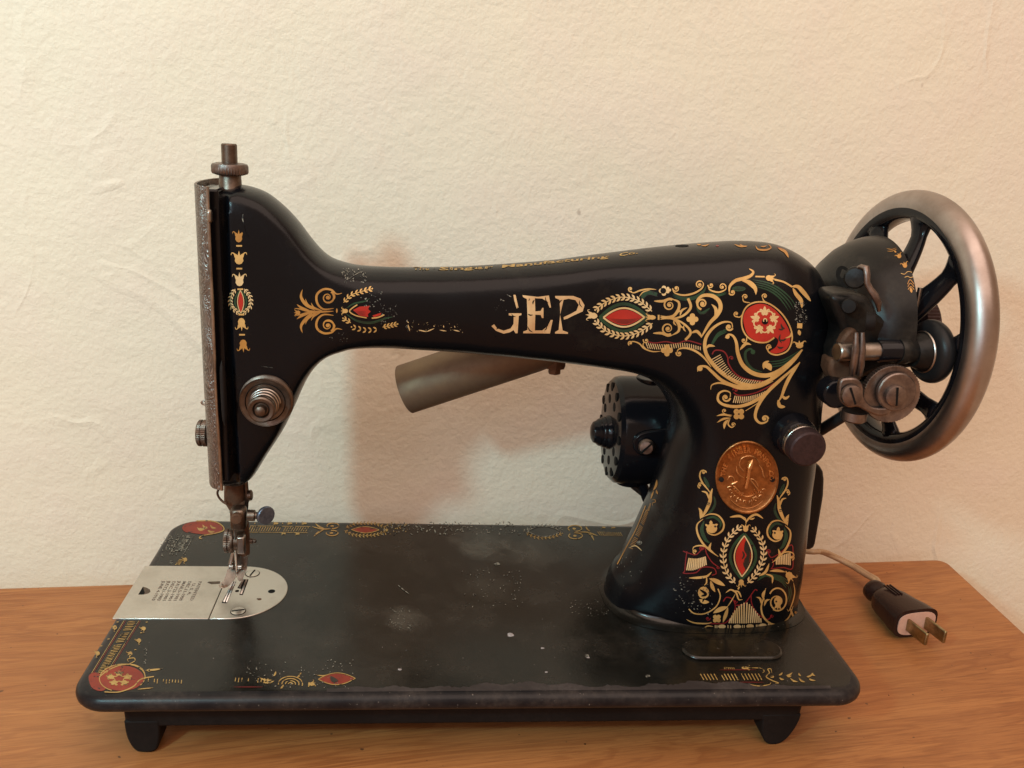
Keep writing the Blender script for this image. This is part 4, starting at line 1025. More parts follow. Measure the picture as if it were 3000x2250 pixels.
    def bars(s, A, B, n, w, mat='gold_pale', jit=0, miss=0):
        a = np.array(crom(A, 10)); b = np.array(crom(B, 10)); la = np.r_[0, np.cumsum(np.linalg.norm(np.diff(a, axis=0), axis=1))]; lb_ = np.r_[0, np.cumsum(np.linalg.norm(np.diff(b, axis=0), axis=1))]
        for i in range(n):
            if random.random() < miss: continue
            t = (i+.5)/n; p = np.array([np.interp(t*la[-1], la, a[:, k_]) for k_ in (0, 1)]); q = np.array([np.interp(t*lb_[-1], lb_, b[:, k_]) for k_ in (0, 1)])
            if jit: q = p+(q-p)*random.uniform(1-jit, 1)
            s.st([p, (p+q)/2, q], w, mat, 'c', 2)
    def ring(s, cx, cy, rx, ry, w, mat='gold', a0=0, a1=360, rot=0, prof='c'):
        c, sn = math.cos(math.radians(rot)), math.sin(math.radians(rot)); P = []
        for a in np.linspace(math.radians(a0), math.radians(a1), 26):
            u, v = rx*math.cos(a), ry*math.sin(a); P.append((cx+u*c-v*sn, cy+u*sn+v*c))
        s.st(P, w, mat, prof, 2)
    def lens(s, x0, y0, x1, y1, h, w, mat, fillit=False, ext=0):
        A = np.array([x0, y0], float); B = np.array([x1, y1], float); d = B-A; n_ = np.array([-d[1], d[0]])/np.linalg.norm(d)
        up = [tuple(A+d*t+n_*h*math.sin(math.pi*t)**.92) for t in np.linspace(0, 1, 15)]; dn = [tuple(A+d*t-n_*h*math.sin(math.pi*t)**.92) for t in np.linspace(0, 1, 15)]
        if fillit: s.fill(up+dn[::-1][1:-1], mat, max(h*.7, 6))
        else: s.st(up[::2], w, mat, 'c', 4); s.st(dn[::2], w, mat, 'c', 4)
    def specks(s, x0, y0, x1, y1, n, r, mat='worn', dr=(1, .3)):
        for i in range(n):
            x, y = random.uniform(x0, x1), random.uniform(y0, y1); a = random.uniform(0, 3.1); q = r*random.uniform(.3, 1.2)
            c, sn = math.cos(a), math.sin(a); s.fill([(x+(u*c-v*sn)*q, y+(u*sn+v*c)*q) for u, v in ((-1, -.2), (-.1, -.45), (1, .1), (.1, .5))], mat)
    def text(s, body_, pos, size, mat='gold', ang=0, sx=1.0, fn=None, off=None, bold=0, shear=0):
        cu = bpy.data.curves.new('lettering', 'FONT'); cu.body = body_; cu.size = 1; cu.resolution_u = 3; cu.offset = bold; cu.shear = shear
        to = bpy.data.objects.new('lettering', cu); COL.objects.link(to); dg = bpy.context.evaluated_depsgraph_get(); dg.update()
        me = bpy.data.meshes.new_from_object(to.evaluated_get(dg)); c, sn = math.cos(math.radians(ang)), math.sin(math.radians(ang)); P = []
        for v_ in me.vertices:
            u, w_ = v_.co.x*size*sx, -v_.co.y*size
            P.append(fn(v_.co.x, v_.co.y) if fn else (pos[0]+u*c-w_*sn, pos[1]+u*sn+w_*c))
        s.put(P, [tuple(p.vertices) for p in me.polygons], mat, off)
        wdt = max(v_.co.x for v_ in me.vertices) if len(me.vertices) else 0
        bpy.data.objects.remove(to); bpy.data.curves.remove(cu); bpy.data.meshes.remove(me); return wdt
    def done(s, name='painted_ornament', parent=None, kind='stuff', label=None):
        v = []; f = []; fm = []; ms = []
        for k_, g in s.g.items():
            if not g.f: continue
            ms.append(k_); b0 = len(v); v += g.v; f += [tuple(i+b0 for i in q) for q in g.f]; fm += [len(ms)-1]*len(g.f)
        o = link(name, v, f, None, None, 180, ms, fm)
        if kind: o['kind'] = kind
        if label: o['label'] = label
        if parent is not None: child(o, parent)
        else: mpart(o)
        s.g = {}; return o
def sbody(x, y): return on_body(x, y)
def sbed(x, y): return (Vector(map(float, PZ(x, y, 0.0))), V(0, 0, 1))
def splate(x, y): return (Vector(map(float, PZ(x, y, ZP))), V(0, 0, 1))
def sdome(x, y):
    h = bvh_dome.ray_cast(V(*CP), V(*raydir(x, y)).normalized()); return (h[0], h[1])

# ---------------------------------------------------------------- arm and pillar shoulder
a = Art(1700, 650, 2.552, sbody, body)
a.tulip(128, 705, 188, 92, 66, 'gold_pale')
a.lens(145, 716, 505, 714, 102, 24, 'green'); a.lens(188, 714, 464, 712, 58, 0, 'red', True); a.lens(172, 715, 480, 713, 70, 13, 'gold_pale')
for i in range(6): a.st([(215+i*9, 722+i*6), (325, 730+i*6), (440-i*9, 722+i*6)], 2.5, 'ink', 't', 4)
a.wreath([(535, 668), (440, 592), (320, 562), (200, 595), (115, 655)], 13, 42, 15, 'gold_pale'); a.wreath([(540, 757), (440, 825), (320, 852), (200, 820), (115, 745)], 13, 42, 15, 'gold_pale')
a.tulip(565, 715, 183, 88, 50); a.st([(586, 695), (586, 732)], 13, 'gold', 'c', 2)
for k_, cy_ in ((1, 715),):
    pass
a.sp(666, 622, 44, -60, -1.6, 13); a.st([(700, 580), (665, 575), (620, 592), (552, 592)], 20, 'gold', 't'); a.st([(690, 578), (735, 600), (735, 650), (700, 700), (650, 712), (600, 702)], 22)
a.sp(655, 797, 46, 60, 1.6, 13); a.st([(690, 845), (655, 850), (610, 832), (545, 832)], 20, 'gold', 't'); a.st([(690, 845), (735, 815), (735, 765), (700, 725), (650, 718), (600, 728)], 22)
a.st([(600, 712), (690, 722), (770, 700), (825, 640), (805, 572)], 20, 'gold', 'o'); a.st([(600, 716), (710, 728), (790, 775), (825, 830), (785, 882)], 18, 'gold', 'o')
for q_ in ((700, 715, 765, 662, 16, -.2), (745, 705, 800, 640, 16, -.2), (700, 730, 720, 775, 12, .2), (740, 745, 775, 795, 14, .2), (775, 770, 790, 820, 12, .2)): a.leaf(*q_)
a.clover(838, 728, 26)
a.sp(376, 502, 20, 60, 1.2, 9); a.st([(368, 520), (400, 530), (450, 512), (510, 502), (568, 506)], 12); a.st([(440, 560), (470, 525), (520, 510)], 8)
a.st([(462, 570), (500, 528), (575, 545)], 30, 'green', 'c'); a.st([(470, 578), (510, 545), (578, 558)], 4, 'ink', 'c')
a.clover(625, 515, 22, 'gold_pale'); a.ball(620, 515, 22, 'enamel'); a.clover(655, 510, 14, 'gold_pale')
for i, w_ in enumerate((12, 10, 8)): a.st([(690, 538+i*10), (765, 566+i*9), (850, 560+i*9), (915, 520+i*9), (940, 480+i*9)], w_, 'green', 't')
a.sp(716, 497, 26, 180, -1.2, 10); a.st([(690, 497), (705, 530), (770, 548), (845, 535), (905, 500), (920, 465), (905, 443)], 14); a.sp(890, 470, 28, -60, -1.3, 10)
for i in range(2): a.st([(955, 515+i*11), (1020, 545+i*9), (1092, 528+i*9)], 9, 'green', 't')
a.sp(975, 473, 22, 180, -1.1, 9); a.st([(955, 470), (968, 508), (1030, 526), (1082, 508), (1090, 480)], 12); a.sp(1062, 486, 26, 0, -1.2, 9)
a.ball(1185, 500, 52, 'green', 20); a.st([(1150, 505), (1225, 500)], 4, 'ink', 'c', 3)
a.sp(1135, 525, 25, 160, -1.0, 11); a.st([(1112, 530), (1118, 480), (1160, 440), (1215, 425), (1270, 405), (1292, 375), (1262, 352)], 26, 'gold'); a.st([(1200, 438), (1255, 450), (1305, 495), (1312, 545)], 36, 'gold', 'l')
for i in range(4): a.st([(1285+i*8, 432+i*17), (1400, 455+i*18), (1490-i*6, 500+i*18), (1570-i*16, 570+i*14), (1615-i*20, 640+i*8)], 12, 'green', 't')
a.st([(1308, 409), (1378, 411)], 11, 'gold', 'c', 3); a.tulip(1385, 415, 12, 80, 62); a.st([(1452, 432), (1520, 450), (1582, 486)], 13, 'gold', 'c')
a.st([(1580, 485), (1625, 485), (1665, 525), (1720, 592)], 32, 'gold', 't'); a.st([(1588, 495), (1612, 540), (1650, 590), (1655, 642)], 30, 'gold', 't')
a.specks(1600, 600, 1690, 760, 70, 8); a.st([(1640, 758), (1638, 795)], 38, 'gold', 'c', 3); a.st([(1632, 808), (1640, 848)], 26, 'gold', 't', 3); a.tulip(1640, 945, -95, 60, 80)
a.sp(912, 612, 42, 100, 1.45, 16); a.st([(880, 640), (872, 592), (915, 552), (985, 553), (1035, 590), (1048, 645), (1020, 700), (965, 760), (905, 862)], 30); a.st([(980, 615), (1012, 650), (1012, 700), (985, 730)], 26, 'gold', 'l')
a.st([(832, 830), (870, 818), (900, 848), (905, 865)], 22, 'gold', 't'); a.st([(868, 640), (905, 682), (968, 645)], 20, 'green', 't'); a.st([(880, 665), (920, 690), (960, 665)], 4, 'ink', 't')
a.sp(1112, 785, 28, 20, 1.1, 14); a.st([(1138, 790), (1125, 752), (1060, 752), (985, 800), (935, 880), (938, 975), (990, 1060), (1075, 1140), (1190, 1205), (1310, 1222), (1420, 1180), (1520, 1110), (1605, 1030), (1660, 955)], 30)
for i in range(3): a.st([(1105-i*6, 800+i*12), (1030, 832+i*12), (975+i*7, 920)], 11, 'green', 't')
a.st([(940, 950), (962, 925), (1008, 930)], 20, 'gold', 'l')
a.st([(1085, 868), (1105, 842), (1140, 852), (1165, 900), (1178, 985), (1215, 1070), (1290, 1130), (1390, 1148), (1480, 1115), (1570, 1045), (1655, 955)], 32); a.ball(1100, 858, 16); a.st([(1190, 960), (1235, 912), (1278, 918)], 22, 'gold', 'l')
a.st([(1300, 990), (1275, 950), (1235, 975), (1240, 1040), (1285, 1098), (1360, 1122)], 22, 'green'); a.ball(1290, 972, 18, 'green')
for i in range(3): a.st([(1410, 1045+i*20), (1520, 1030+i*18), (1650-i*16, 955+i*22)], 11, 'green', 't')
a.leaf(1365, 1078, 1425, 1112, 44, -.3); a.st([(1410, 1040), (1375, 1060), (1370, 1100)], 22, 'gold', 't'); a.st([(1425, 1185), (1440, 1140), (1500, 1120)], 26, 'gold', 't')
a.st([(985, 990), (1010, 960), (1070, 968), (1100, 1010), (1108, 1060), (1150, 1125), (1210, 1165), (1300, 1185), (1400, 1192)], 10, 'crimson', 'c'); a.sp(1130, 1020, 18, 180, 1, 7, 'crimson')
a.bars([(980, 1020), (1015, 1100), (1100, 1165), (1200, 1205), (1360, 1205)], [(1045, 985), (1080, 1055), (1140, 1130), (1215, 1170), (1370, 1192)], 25, 5.5)
a.st([(878, 1118), (885, 1082), (940, 1082), (985, 1120), (1060, 1185), (1160, 1225), (1290, 1230)], 24); a.ball(895, 1095, 20)
a.st([(975, 1252), (985, 1218), (1040, 1203), (1110, 1218), (1200, 1245), (1330, 1235), (1440, 1190)], 18)
a.st([(1120, 1310), (1118, 1275), (1075, 1262), (1035, 1285), (1032, 1335), (1085, 1370), (1190, 1378), (1310, 1335), (1420, 1250), (1540, 1140), (1640, 1048)], 24); a.sp(1088, 1310, 34, 10, 1, 14)
a.sp(1160, 1258, 20, 180, 1.1, 8, 'crimson'); a.st([(1145, 1275), (1190, 1296), (1300, 1280), (1400, 1235), (1450, 1205)], 9, 'crimson', 'c'); a.bars([(1135, 1350), (1220, 1352), (1320, 1318), (1385, 1275)], [(1150, 1298), (1240, 1305), (1330, 1285), (1385, 1262)], 17, 7)
a.st([(1640, 1050), (1570, 1150), (1530, 1230), (1505, 1300), (1478, 1345)], 26, 'gold'); a.st([(1478, 1330), (1490, 1375), (1530, 1382)], 28, 'gold', 't'); a.st([(1500, 1290), (1530, 1318), (1562, 1300)], 20, 'gold', 't')
a.st([(1625, 1070), (1500, 1175), (1390, 1280), (1325, 1380), (1308, 1460), (1345, 1503), (1395, 1490), (1400, 1455)], 26, 'gold'); a.sp(1378, 1472, 26, 0, -1, 14)
a.clover(1185, 1436, 27, 'gold', 45); a.ball(1185, 1436, 7, 'ink'); a.st([(1235, 1412), (1330, 1352)], 5, 'gold', 'c', 4)
a.st([(1135, 1445), (1090, 1440), (1062, 1420)], 9); a.sp(1078, 1412, 16, 140, 1.1, 7)
for q_ in ((1130, 1455, 1018, 1450, 16, .12), (1125, 1465, 1022, 1500, 16, .1), (1110, 1475, 1075, 1548, 22, .15)): a.leaf(*q_)
a.st([(1120, 1470), (1105, 1510), (1130, 1535), (1158, 1520)], 10); a.sp(1142, 1515, 16, 0, -1, 7)
a.st([(500, 895), (560, 905), (640, 895), (720, 908), (800, 888), (905, 915)], 9, 'crimson', 'c'); a.bars([(482, 900), (560, 912), (660, 914), (780, 905), (905, 935)], [(500, 945), (570, 952), (660, 950), (780, 938), (905, 960)], 25, 6)
a.sp(375, 906, 18, 120, 1.2, 8); a.st([(362, 915), (390, 893), (440, 908), (478, 945), (540, 968), (605, 966)], 11); a.sp(492, 885, 22, 200, -1.1, 8); a.st([(478, 895), (470, 925), (500, 955)], 8)
a.clover(648, 960, 26); a.sp(738, 982, 22, 200, -1.2, 10); a.st([(722, 985), (735, 952), (790, 943), (860, 965), (925, 1015), (978, 1085)], 16)
eg = [(1218, 740), (1228, 680), (1270, 635), (1340, 612), (1412, 628), (1478, 680), (1532, 755), (1566, 830), (1562, 915), (1522, 965), (1455, 985), (1418, 968), (1462, 935), (1480, 885), (1450, 862), (1420, 885), (1360, 898), (1295, 880), (1245, 835)]
a.fill(crom(eg, 4, True), 'red', 34)
a.st([(1428, 935), (1400, 955), (1425, 985), (1480, 993), (1550, 960), (1582, 880), (1572, 800), (1528, 715), (1462, 645), (1385, 603), (1300, 603), (1238, 640), (1208, 710), (1210, 790), (1245, 855), (1310, 895), (1390, 900), (1450, 865)], 11, 'gold', 'c'); a.st([(1578, 800), (1572, 850), (1530, 870)], 14, 'gold', 'l')
a.sp(1232, 560, 20, 170, 1.2, 9); a.st([(1213, 560), (1222, 595), (1270, 605)], 9); a.sp(1378, 556, 20, 170, 1.2, 9); a.st([(1358, 560), (1372, 590), (1400, 605)], 9); a.sp(1166, 688, 22, 60, 1.2, 9); a.st([(1165, 712), (1195, 710), (1210, 690)], 9); a.sp(1222, 885, 20, 0, 1.2, 9); a.st([(1245, 850), (1240, 890), (1222, 905)], 9); a.sp(1412, 935, 24, 120, 1, 9)
for i in range(5):
    an = -90+72*i; c_, s_n = math.cos(math.radians(an)), math.sin(math.radians(an)); a.fleur(1378+55*c_, 742+55*s_n, an, 58, 'gold_pale')
    b2 = math.radians(an+36); a.ring(1378+60*math.cos(b2), 742+60*math.sin(b2), 24, 24, 10, 'gold_pale', an+36-250+110, an+36+250-110-0, 0)
a.ring(1380, 738, 12, 16, 7, 'gold_pale'); a.ball(1380, 745, 24, 'enamel', 22, 16); a.OFF = dict(Art.OFF, gold_pale=.00034); a.ring(1380, 738, 12, 15, 8, 'gold_pale', 150, 390); a.OFF = Art.OFF
for q_ in ((1500, 760, 1530, 800), (1480, 800, 1525, 790), (1490, 880, 1540, 870), (1470, 930, 1520, 935), (1495, 840, 1505, 905)): a.leaf(*q_, 14, .2, 'ink')
# remains of the ornament on the very top of the shoulder
for (x0, y0, x1, y1, w_) in ((870, 168, 905, 172, 9), (905, 180, 965, 168, 10), (1150, 170, 1250, 182, 12), (1190, 168, 1245, 188, 10)): a.leaf(x0, y0, x1, y1, w_, .1, 'gold_dark')
a.st([(1310, 180), (1330, 208), (1390, 212), (1425, 195), (1405, 172)], 13, 'gold_dark'); a.leaf(1345, 185, 1395, 180, 10, .1, 'gold_dark'); a.st([(1480, 200), (1530, 225), (1555, 268)], 20, 'gold_dark', 't'); a.st([(1470, 190), (1530, 215)], 10, 'crimson', 't', 4); a.ball(1025, 180, 12, 'crimson', 6)
a.done()

# ---------------------------------------------------------------- lettering and left arm ornament
a = Art(820, 720, 2.212, sbody, body)
Ep = [(1572, 320), (1743, 322), (1757, 400), (1747, 400), (1732, 362), (1700, 342), (1652, 340), (1655, 425), (1690, 422), (1700, 402), (1708, 402), (1708, 468), (1698, 468), (1690, 448), (1655, 446), (1652, 548), (1700, 548), (1735, 520), (1755, 480), (1768, 480), (1750, 568), (1577, 566), (1577, 555), (1604, 545), (1600, 345), (1575, 332)]
Rp = [(1783, 325), (1900, 325), (1948, 342), (1974, 385), (1962, 425), (1905, 450), (1862, 472), (1840, 478), (1838, 462), (1882, 442), (1922, 420), (1936, 382), (1915, 352), (1872, 343), (1838, 350), (1832, 548), (1866, 560), (1866, 570), (1783, 568), (1783, 558), (1806, 545), (1812, 350), (1785, 338)]
Gp = [(1483, 437), (1565, 437), (1565, 448), (1548, 454), (1540, 566), (1527, 566), (1514, 546), (1490, 560), (1450, 569), (1400, 550), (1371, 520), (1388, 508), (1408, 535), (1450, 549), (1495, 535), (1514, 505), (1515, 455), (1483, 450)]
for q_, l_ in ((Ep, 'gold serif letter E'), (Rp, 'gold serif letter R missing its leg')):
    a.fill(q_, 'letter', 22); a.done('letter', None, None, l_)
a.fill(Gp, 'letter', 22); a.fill([(1513, 318), (1527, 318), (1546, 400), (1534, 406), (1518, 352)], 'letter', 20); a.done('letter', None, 'stuff', 'worn gold serif letter G with its left side gone'); a.st([(1470, 315), (1500, 332)], 6, 'worn', 't', 3)
for q_ in ((1650, 350, 1640, 380, 9), (1605, 440, 1640, 447, 8), (1605, 520, 1640, 560, 7), (1712, 548, 1730, 520, 7), (1720, 330, 1740, 372, 6), (1830, 350, 1812, 372, 7), (1940, 350, 1960, 400, 6), (1400, 540, 1420, 520, 6), (1500, 440, 1530, 460, 6)): a.leaf(*q_, .15, 'enamel')
for q_ in (((825, 488), (835, 500), 5), ((830, 510), (842, 552), 7), ((900, 545), (950, 556), 8), ((950, 556), (1000, 535), 7), ((995, 518), (1003, 522), 6), ((1035, 545), (1080, 552), 6), ((1060, 515), (1062, 530), 6), ((1125, 545), (1165, 554), 7), ((1130, 518), (1136, 530), 5)): a.st([q_[0], q_[1]], q_[2], 'gold_pale', 't', 3)
a.specks(400, 150, 560, 240, 60, 9, 'worn'); a.specks(320, 540, 440, 620, 20, 5, 'worn'); a.specks(1380, 330, 1470, 440, 10, 6, 'worn'); a.specks(640, 380, 760, 470, 26, 4, 'worn'); a.specks(820, 480, 1200, 560, 34, 3.5, 'gold_pale'); a.specks(1000, 580, 1900, 680, 16, 5, 'enamel')
a.st([(420, 232), (470, 200), (520, 172)], 5, 'worn', 't')
# old-style company lettering running over the top of the arm
try:
    TL = [(868, 144, 24), (1440, 128, 26), (2150, 62, 26)]
    tx_ = 868
    for word, x0, x1 in (('The', 862, 965), ('Singer', 1030, 1380), ('Manufacturing', 1432, 2130), ('Co.', 2195, 2320)):
        def lay(u, w_, W_=[1.0], x0=x0, x1=x1):
            return (u, w_)
        cu = bpy.data.curves.new('lettering', 'FONT'); cu.body = word; cu.size = 1; cu.resolution_u = 2; cu.offset = .02
        to = bpy.data.objects.new('lettering', cu); COL.objects.link(to); dg = bpy.context.evaluated_depsgraph_get(); dg.update()
        me = bpy.data.meshes.new_from_object(to.evaluated_get(dg)); W_ = max(v_.co.x for v_ in me.vertices); P = []
        for v_ in me.vertices:
            x = x0+(x1-x0)*v_.co.x/W_; base_ = np.interp(x, [860, 1100, 1400, 1640, 1850, 2130, 2320], [158, 160, 148, 128, 106, 80, 52]); P.append((x+v_.co.y*6, base_-v_.co.y*28))
        a.put(P, [tuple(p.vertices) for p in me.polygons], 'bgold')
        bpy.data.objects.remove(to); bpy.data.curves.remove(cu); bpy.data.meshes.remove(me)
except Exception as e: print('arm lettering', e)
a.specks(900, 130, 1380, 158, 60, 7, 'enamel')
a.done()
a = Art(530, 380, 2.37, sbody, body)
for k_, m_ in ((-1, 'gold_dark'), (1, 'gold_dark')):
    f = lambda x, y: (x, 1265+(y-1265)*(1 if k_ < 0 else -.93))
    a.st([f(845, 1108), f(835, 1160), f(870, 1215), (930, 1252)], 22, m_, 'l'); a.st([f(865, 1172), f(885, 1218), (960, 1255)], 15, m_, 'l'); a.st([f(905, 1200), f(925, 1235), (985, 1258)], 13, m_, 'l')
    a.st([f(790, 1240), f(830, 1245), f(880, 1258), (960, 1264), (1060, 1260)], 14, m_, 't'); a.st([f(805, 1212), f(845, 1240), f(900, 1258)], 18, m_, 'l')
    a.st([f(1118, 1135), f(1080, 1140), f(1045, 1112), f(990, 1108), f(945, 1145), f(948, 1205), f(990, 1245), f(1060, 1240)], 16, m_, 't'); a.sp(*f(1020, 1165), 46, -60 if k_ < 0 else 60, 1.5*(1 if k_ < 0 else -1), 12, m_)
    a.st([f(1050, 1120), f(1068, 1160), f(1040, 1195), f(1000, 1195)], 11, m_, 't')
a.tulip(830, 1268, 178, 46, 40, 'gold_dark'); a.st([(1083, 1240), (1083, 1272)], 12, 'gold_dark', 't', 3); a.tulip(1160, 1258, 180, 52, 44, 'gold')
a.fill([(1195, 1252), (1240, 1228), (1312, 1222), (1300, 1245), (1318, 1262), (1298, 1280), (1300, 1300), (1240, 1290)], 'red', 20); a.fill([(1330, 1290), (1360, 1280), (1392, 1270), (1385, 1288), (1340, 1302)], 'red', 20)
for i in range(4): a.st([(1205+i*8, 1258+i*8), (1285, 1262+i*8)], 2, 'ink', 't', 3)
a.st([(1225, 1215), (1190, 1238), (1172, 1262), (1215, 1290), (1290, 1306)], 8, 'gold', 'c'); a.st([(1325, 1308), (1370, 1302), (1412, 1284)], 9, 'gold', 'c', 4)
a.st([(1150, 1240), (1200, 1208), (1280, 1190), (1310, 1170)], 12, 'green', 't'); a.st([(1150, 1280), (1220, 1325), (1320, 1340), (1420, 1310), (1470, 1300)], 17, 'green', 't'); a.st([(1200, 1318), (1320, 1340), (1400, 1320)], 3, 'ink', 't')
a.wreath([(1130, 1200), (1180, 1150), (1250, 1125), (1325, 1105)], 7, 30, 11, 'gold'); a.wreath([(1130, 1310), (1180, 1340)], 2, 30, 11, 'gold', 38, True, True); a.wreath([(1190, 1370), (1280, 1390), (1370, 1385)], 5, 30, 11, 'gold', 38, False, True); a.wreath([(1400, 1370), (1495, 1350)], 4, 28, 10, 'gold')
a.specks(1250, 1120, 1400, 1230, 30, 7, 'worn'); a.specks(1380, 1240, 1500, 1360, 24, 6, 'worn'); a.specks(1560, 1320, 1620, 1400, 8, 7, 'worn')
# head strip
a.tulip(402, 782, -90, 88, 70, 'gold_dark'); a.tulip(405, 935, -91, 96, 88, 'gold'); a.tulip(408, 1086, -91, 98, 80, 'gold_pale')
for x, y in ((405, 806), (406, 964), (413, 1107), (420, 1283), (425, 1423)): a.st([(x-20, y), (x+20, y)], 11, 'gold', 'c', 3)
a.lens(413, 1112, 418, 1278, 40, 12, 'green'); a.lens(414, 1122, 417, 1268, 17, 0, 'red', True); a.lens(414, 1115, 417, 1274, 22, 5, 'gold_pale')
a.wreath([(400, 1272), (352, 1225), (348, 1165), (378, 1105)], 8, 26, 9, 'gold_pale', 38, True, True); a.wreath([(438, 1272), (482, 1225), (480, 1160), (440, 1105)], 8, 26, 9, 'gold_pale', 38, True, True)
a.tulip(420, 1306, 88, 92, 72, 'gold'); a.tulip(432, 1456, 88, 90, 72, 'gold_dark')
a.leaf(432, 585, 438, 650, 8, .1, 'worn'); a.leaf(440, 660, 470, 745, 22, .2, 'enamel'); a.st([(560, 1642), (640, 1652)], 2.5, 'worn', 't', 3)
a.done()

# ---------------------------------------------------------------- pillar front
a = Art(1960, 1250, 2.552, sbody, body)
a.lens(563, 800, 543, 1138, 96, 20, 'green'); a.lens(562, 828, 545, 1108, 56, 0, 'red', True); a.lens(563, 815, 544, 1120, 66, 9, 'gold_pale')
a.fill(crom([(572, 850), (600, 900), (605, 960), (595, 1030), (570, 1070), (560, 1000), (580, 960), (560, 920)], 3, True), 'ink', 24); a.st([(548, 930), (560, 960), (545, 990)], 14, 'ink', 't'); a.st([(555, 1010), (562, 1050)], 8, 'ink', 't', 4)
a.wreath([(495, 1170), (425, 1080), (405, 950), (445, 830), (530, 750)], 12, 40, 14, 'gold_pale'); a.wreath([(585, 1168), (655, 1090), (705, 970), (690, 850), (628, 762)], 12, 40, 14, 'gold_pale')
a.tulip(572, 785, -90, 62, 56, 'gold'); a.st([(575, 725), (572, 690), (555, 672)], 8); a.st([(575, 715), (600, 680), (650, 655), (702, 685)], 18, 'gold', 't'); a.st([(570, 700), (530, 668), (455, 675)], 18, 'gold', 't'); a.leaf(600, 690, 640, 680, 12, .1)
a.tulip(538, 1140, 88, 62, 56); a.st([(525, 1195), (515, 1215)], 11, 'gold', 'c', 3)
L_ = lambda x, y: (x, y)
Rr = lambda x, y: (905-(x-210)*.86, y+52-(y-340)*.01)
for T2_, sg in ((L_, 1), (Rr, -1)):
    def st(p, w_, m_='gold', pr='t'): a.st([T2_(*q) for q in p], w_, m_, pr)
    a.sp(*T2_(262, 342), 18, 0 if sg > 0 else 180, -1.1*sg, 8, 'gold'); st([(278, 345), (262, 325), (238, 335), (232, 375), (255, 425), (292, 470), (312, 500)], 12)
    a.sp(*T2_(232, 440), 18, 90, 1.0*sg, 8, 'gold'); st([(218, 440), (228, 420), (262, 432), (295, 475)], 9)
    st([(262, 375), (278, 410), (300, 455)], 24, 'green', 't'); st([(268, 380), (295, 440)], 3, 'ink', 'c')
    st([(325, 462), (312, 505), (305, 560), (280, 620), (245, 680)], 26, 'gold', 't'); st([(245, 482), (282, 495), (300, 545)], 14, 'gold', 't'); st([(285, 568), (308, 572)], 8, 'ink', 'c'); st([(283, 580), (306, 585)], 5, 'ink', 'c')
    st([(335, 520), (345, 570), (325, 620), (285, 655)], 20, 'green', 't'); st([(345, 530), (352, 575), (330, 625)], 3, 'ink', 'c')
    st([(222, 605), (240, 640), (235, 690)], 24, 'gold', 'l')
    st([(250, 675), (310, 652), (370, 665), (408, 720), (398, 775), (345, 808), (295, 795), (278, 760)], 13); a.ball(*T2_(320, 760), 40, 'gold', 36); a.leaf(*T2_(315, 735), *T2_(312, 700), 24, 0, 'gold'); a.leaf(*T2_(290, 745), *T2_(272, 728), 16, 0, 'gold'); a.leaf(*T2_(335, 740), *T2_(365, 728), 18, 0, 'gold'); a.ball(*T2_(345, 745), 8, 'ink')
    st([(275, 688), (335, 675), (385, 715), (378, 760)], 20, 'green', 't')
    st([(255, 690), (212, 730), (212, 790), (245, 860), (300, 920), (368, 970)], 15); st([(262, 705), (245, 770), (270, 840), (305, 870)], 28, 'green', 't'); st([(315, 865), (302, 910), (325, 945)], 18, 'gold', 'l')
    a.sp(*T2_(196, 932), 18, 90, 1.1*sg, 8, 'gold'); st([(180, 935), (185, 900), (235, 888), (290, 905), (350, 960)], 11)
st = lambda p, w_, m_='gold', pr='t', n=9: a.st(p, w_, m_, pr, n)
# harps
st([(105, 930), (150, 945), (205, 955), (262, 900), (282, 950), (320, 1010), (372, 1050)], 8, 'crimson', 'c'); st([(135, 930), (125, 1000), (118, 1075), (110, 1095), (200, 1090), (250, 1050), (330, 1055), (352, 1095), (320, 1110)], 8, 'crimson', 'c'); a.sp(240, 905, 20, 0, 1, 7, 'crimson'); a.sp(365, 1050, 14, 0, 1, 6, 'crimson')
a.bars([(125, 1072), (190, 1070), (285, 1030)], [(145, 980), (210, 985), (275, 968)], 11, 10)
st([(735, 920), (760, 975), (820, 950), (870, 910), (918, 885), (925, 960), (918, 1060), (850, 1052), (770, 1062)], 8, 'crimson', 'c'); a.sp(745, 935, 20, 180, 1, 7, 'crimson'); st([(770, 990), (780, 1030), (760, 1065)], 7, 'crimson', 'c'); a.bars([(795, 1030), (850, 1028), (910, 1035)], [(795, 985), (850, 958), (908, 940)], 9, 9)
# lower left: worn scroll
st([(150, 1130), (215, 1128), (280, 1118), (318, 1085)], 18); st([(280, 1120), (280, 1165), (262, 1185)], 11); st([(300, 1135), (345, 1150), (418, 1188)], 34, 'gold', 'l'); st([(310, 1150), (325, 1200), (345, 1235)], 26, 'gold', 'l')
st([(365, 1210), (382, 1270), (350, 1345), (270, 1395), (190, 1395), (148, 1362)], 9, 'gold', 'c'); a.ball(258, 1240, 42, 'gold', 46); a.leaf(225, 1290, 300, 1310, 30, .1, 'gold'); a.st([(230, 1215), (275, 1250), (240, 1265)], 20, 'enamel', 't'); a.st([(262, 1280), (250, 1310)], 12, 'enamel', 't', 3)
a.specks(25, 1120, 330, 1400, 75, 8, 'worn'); st([(130, 1440), (190, 1465), (280, 1470), (320, 1460)], 11)
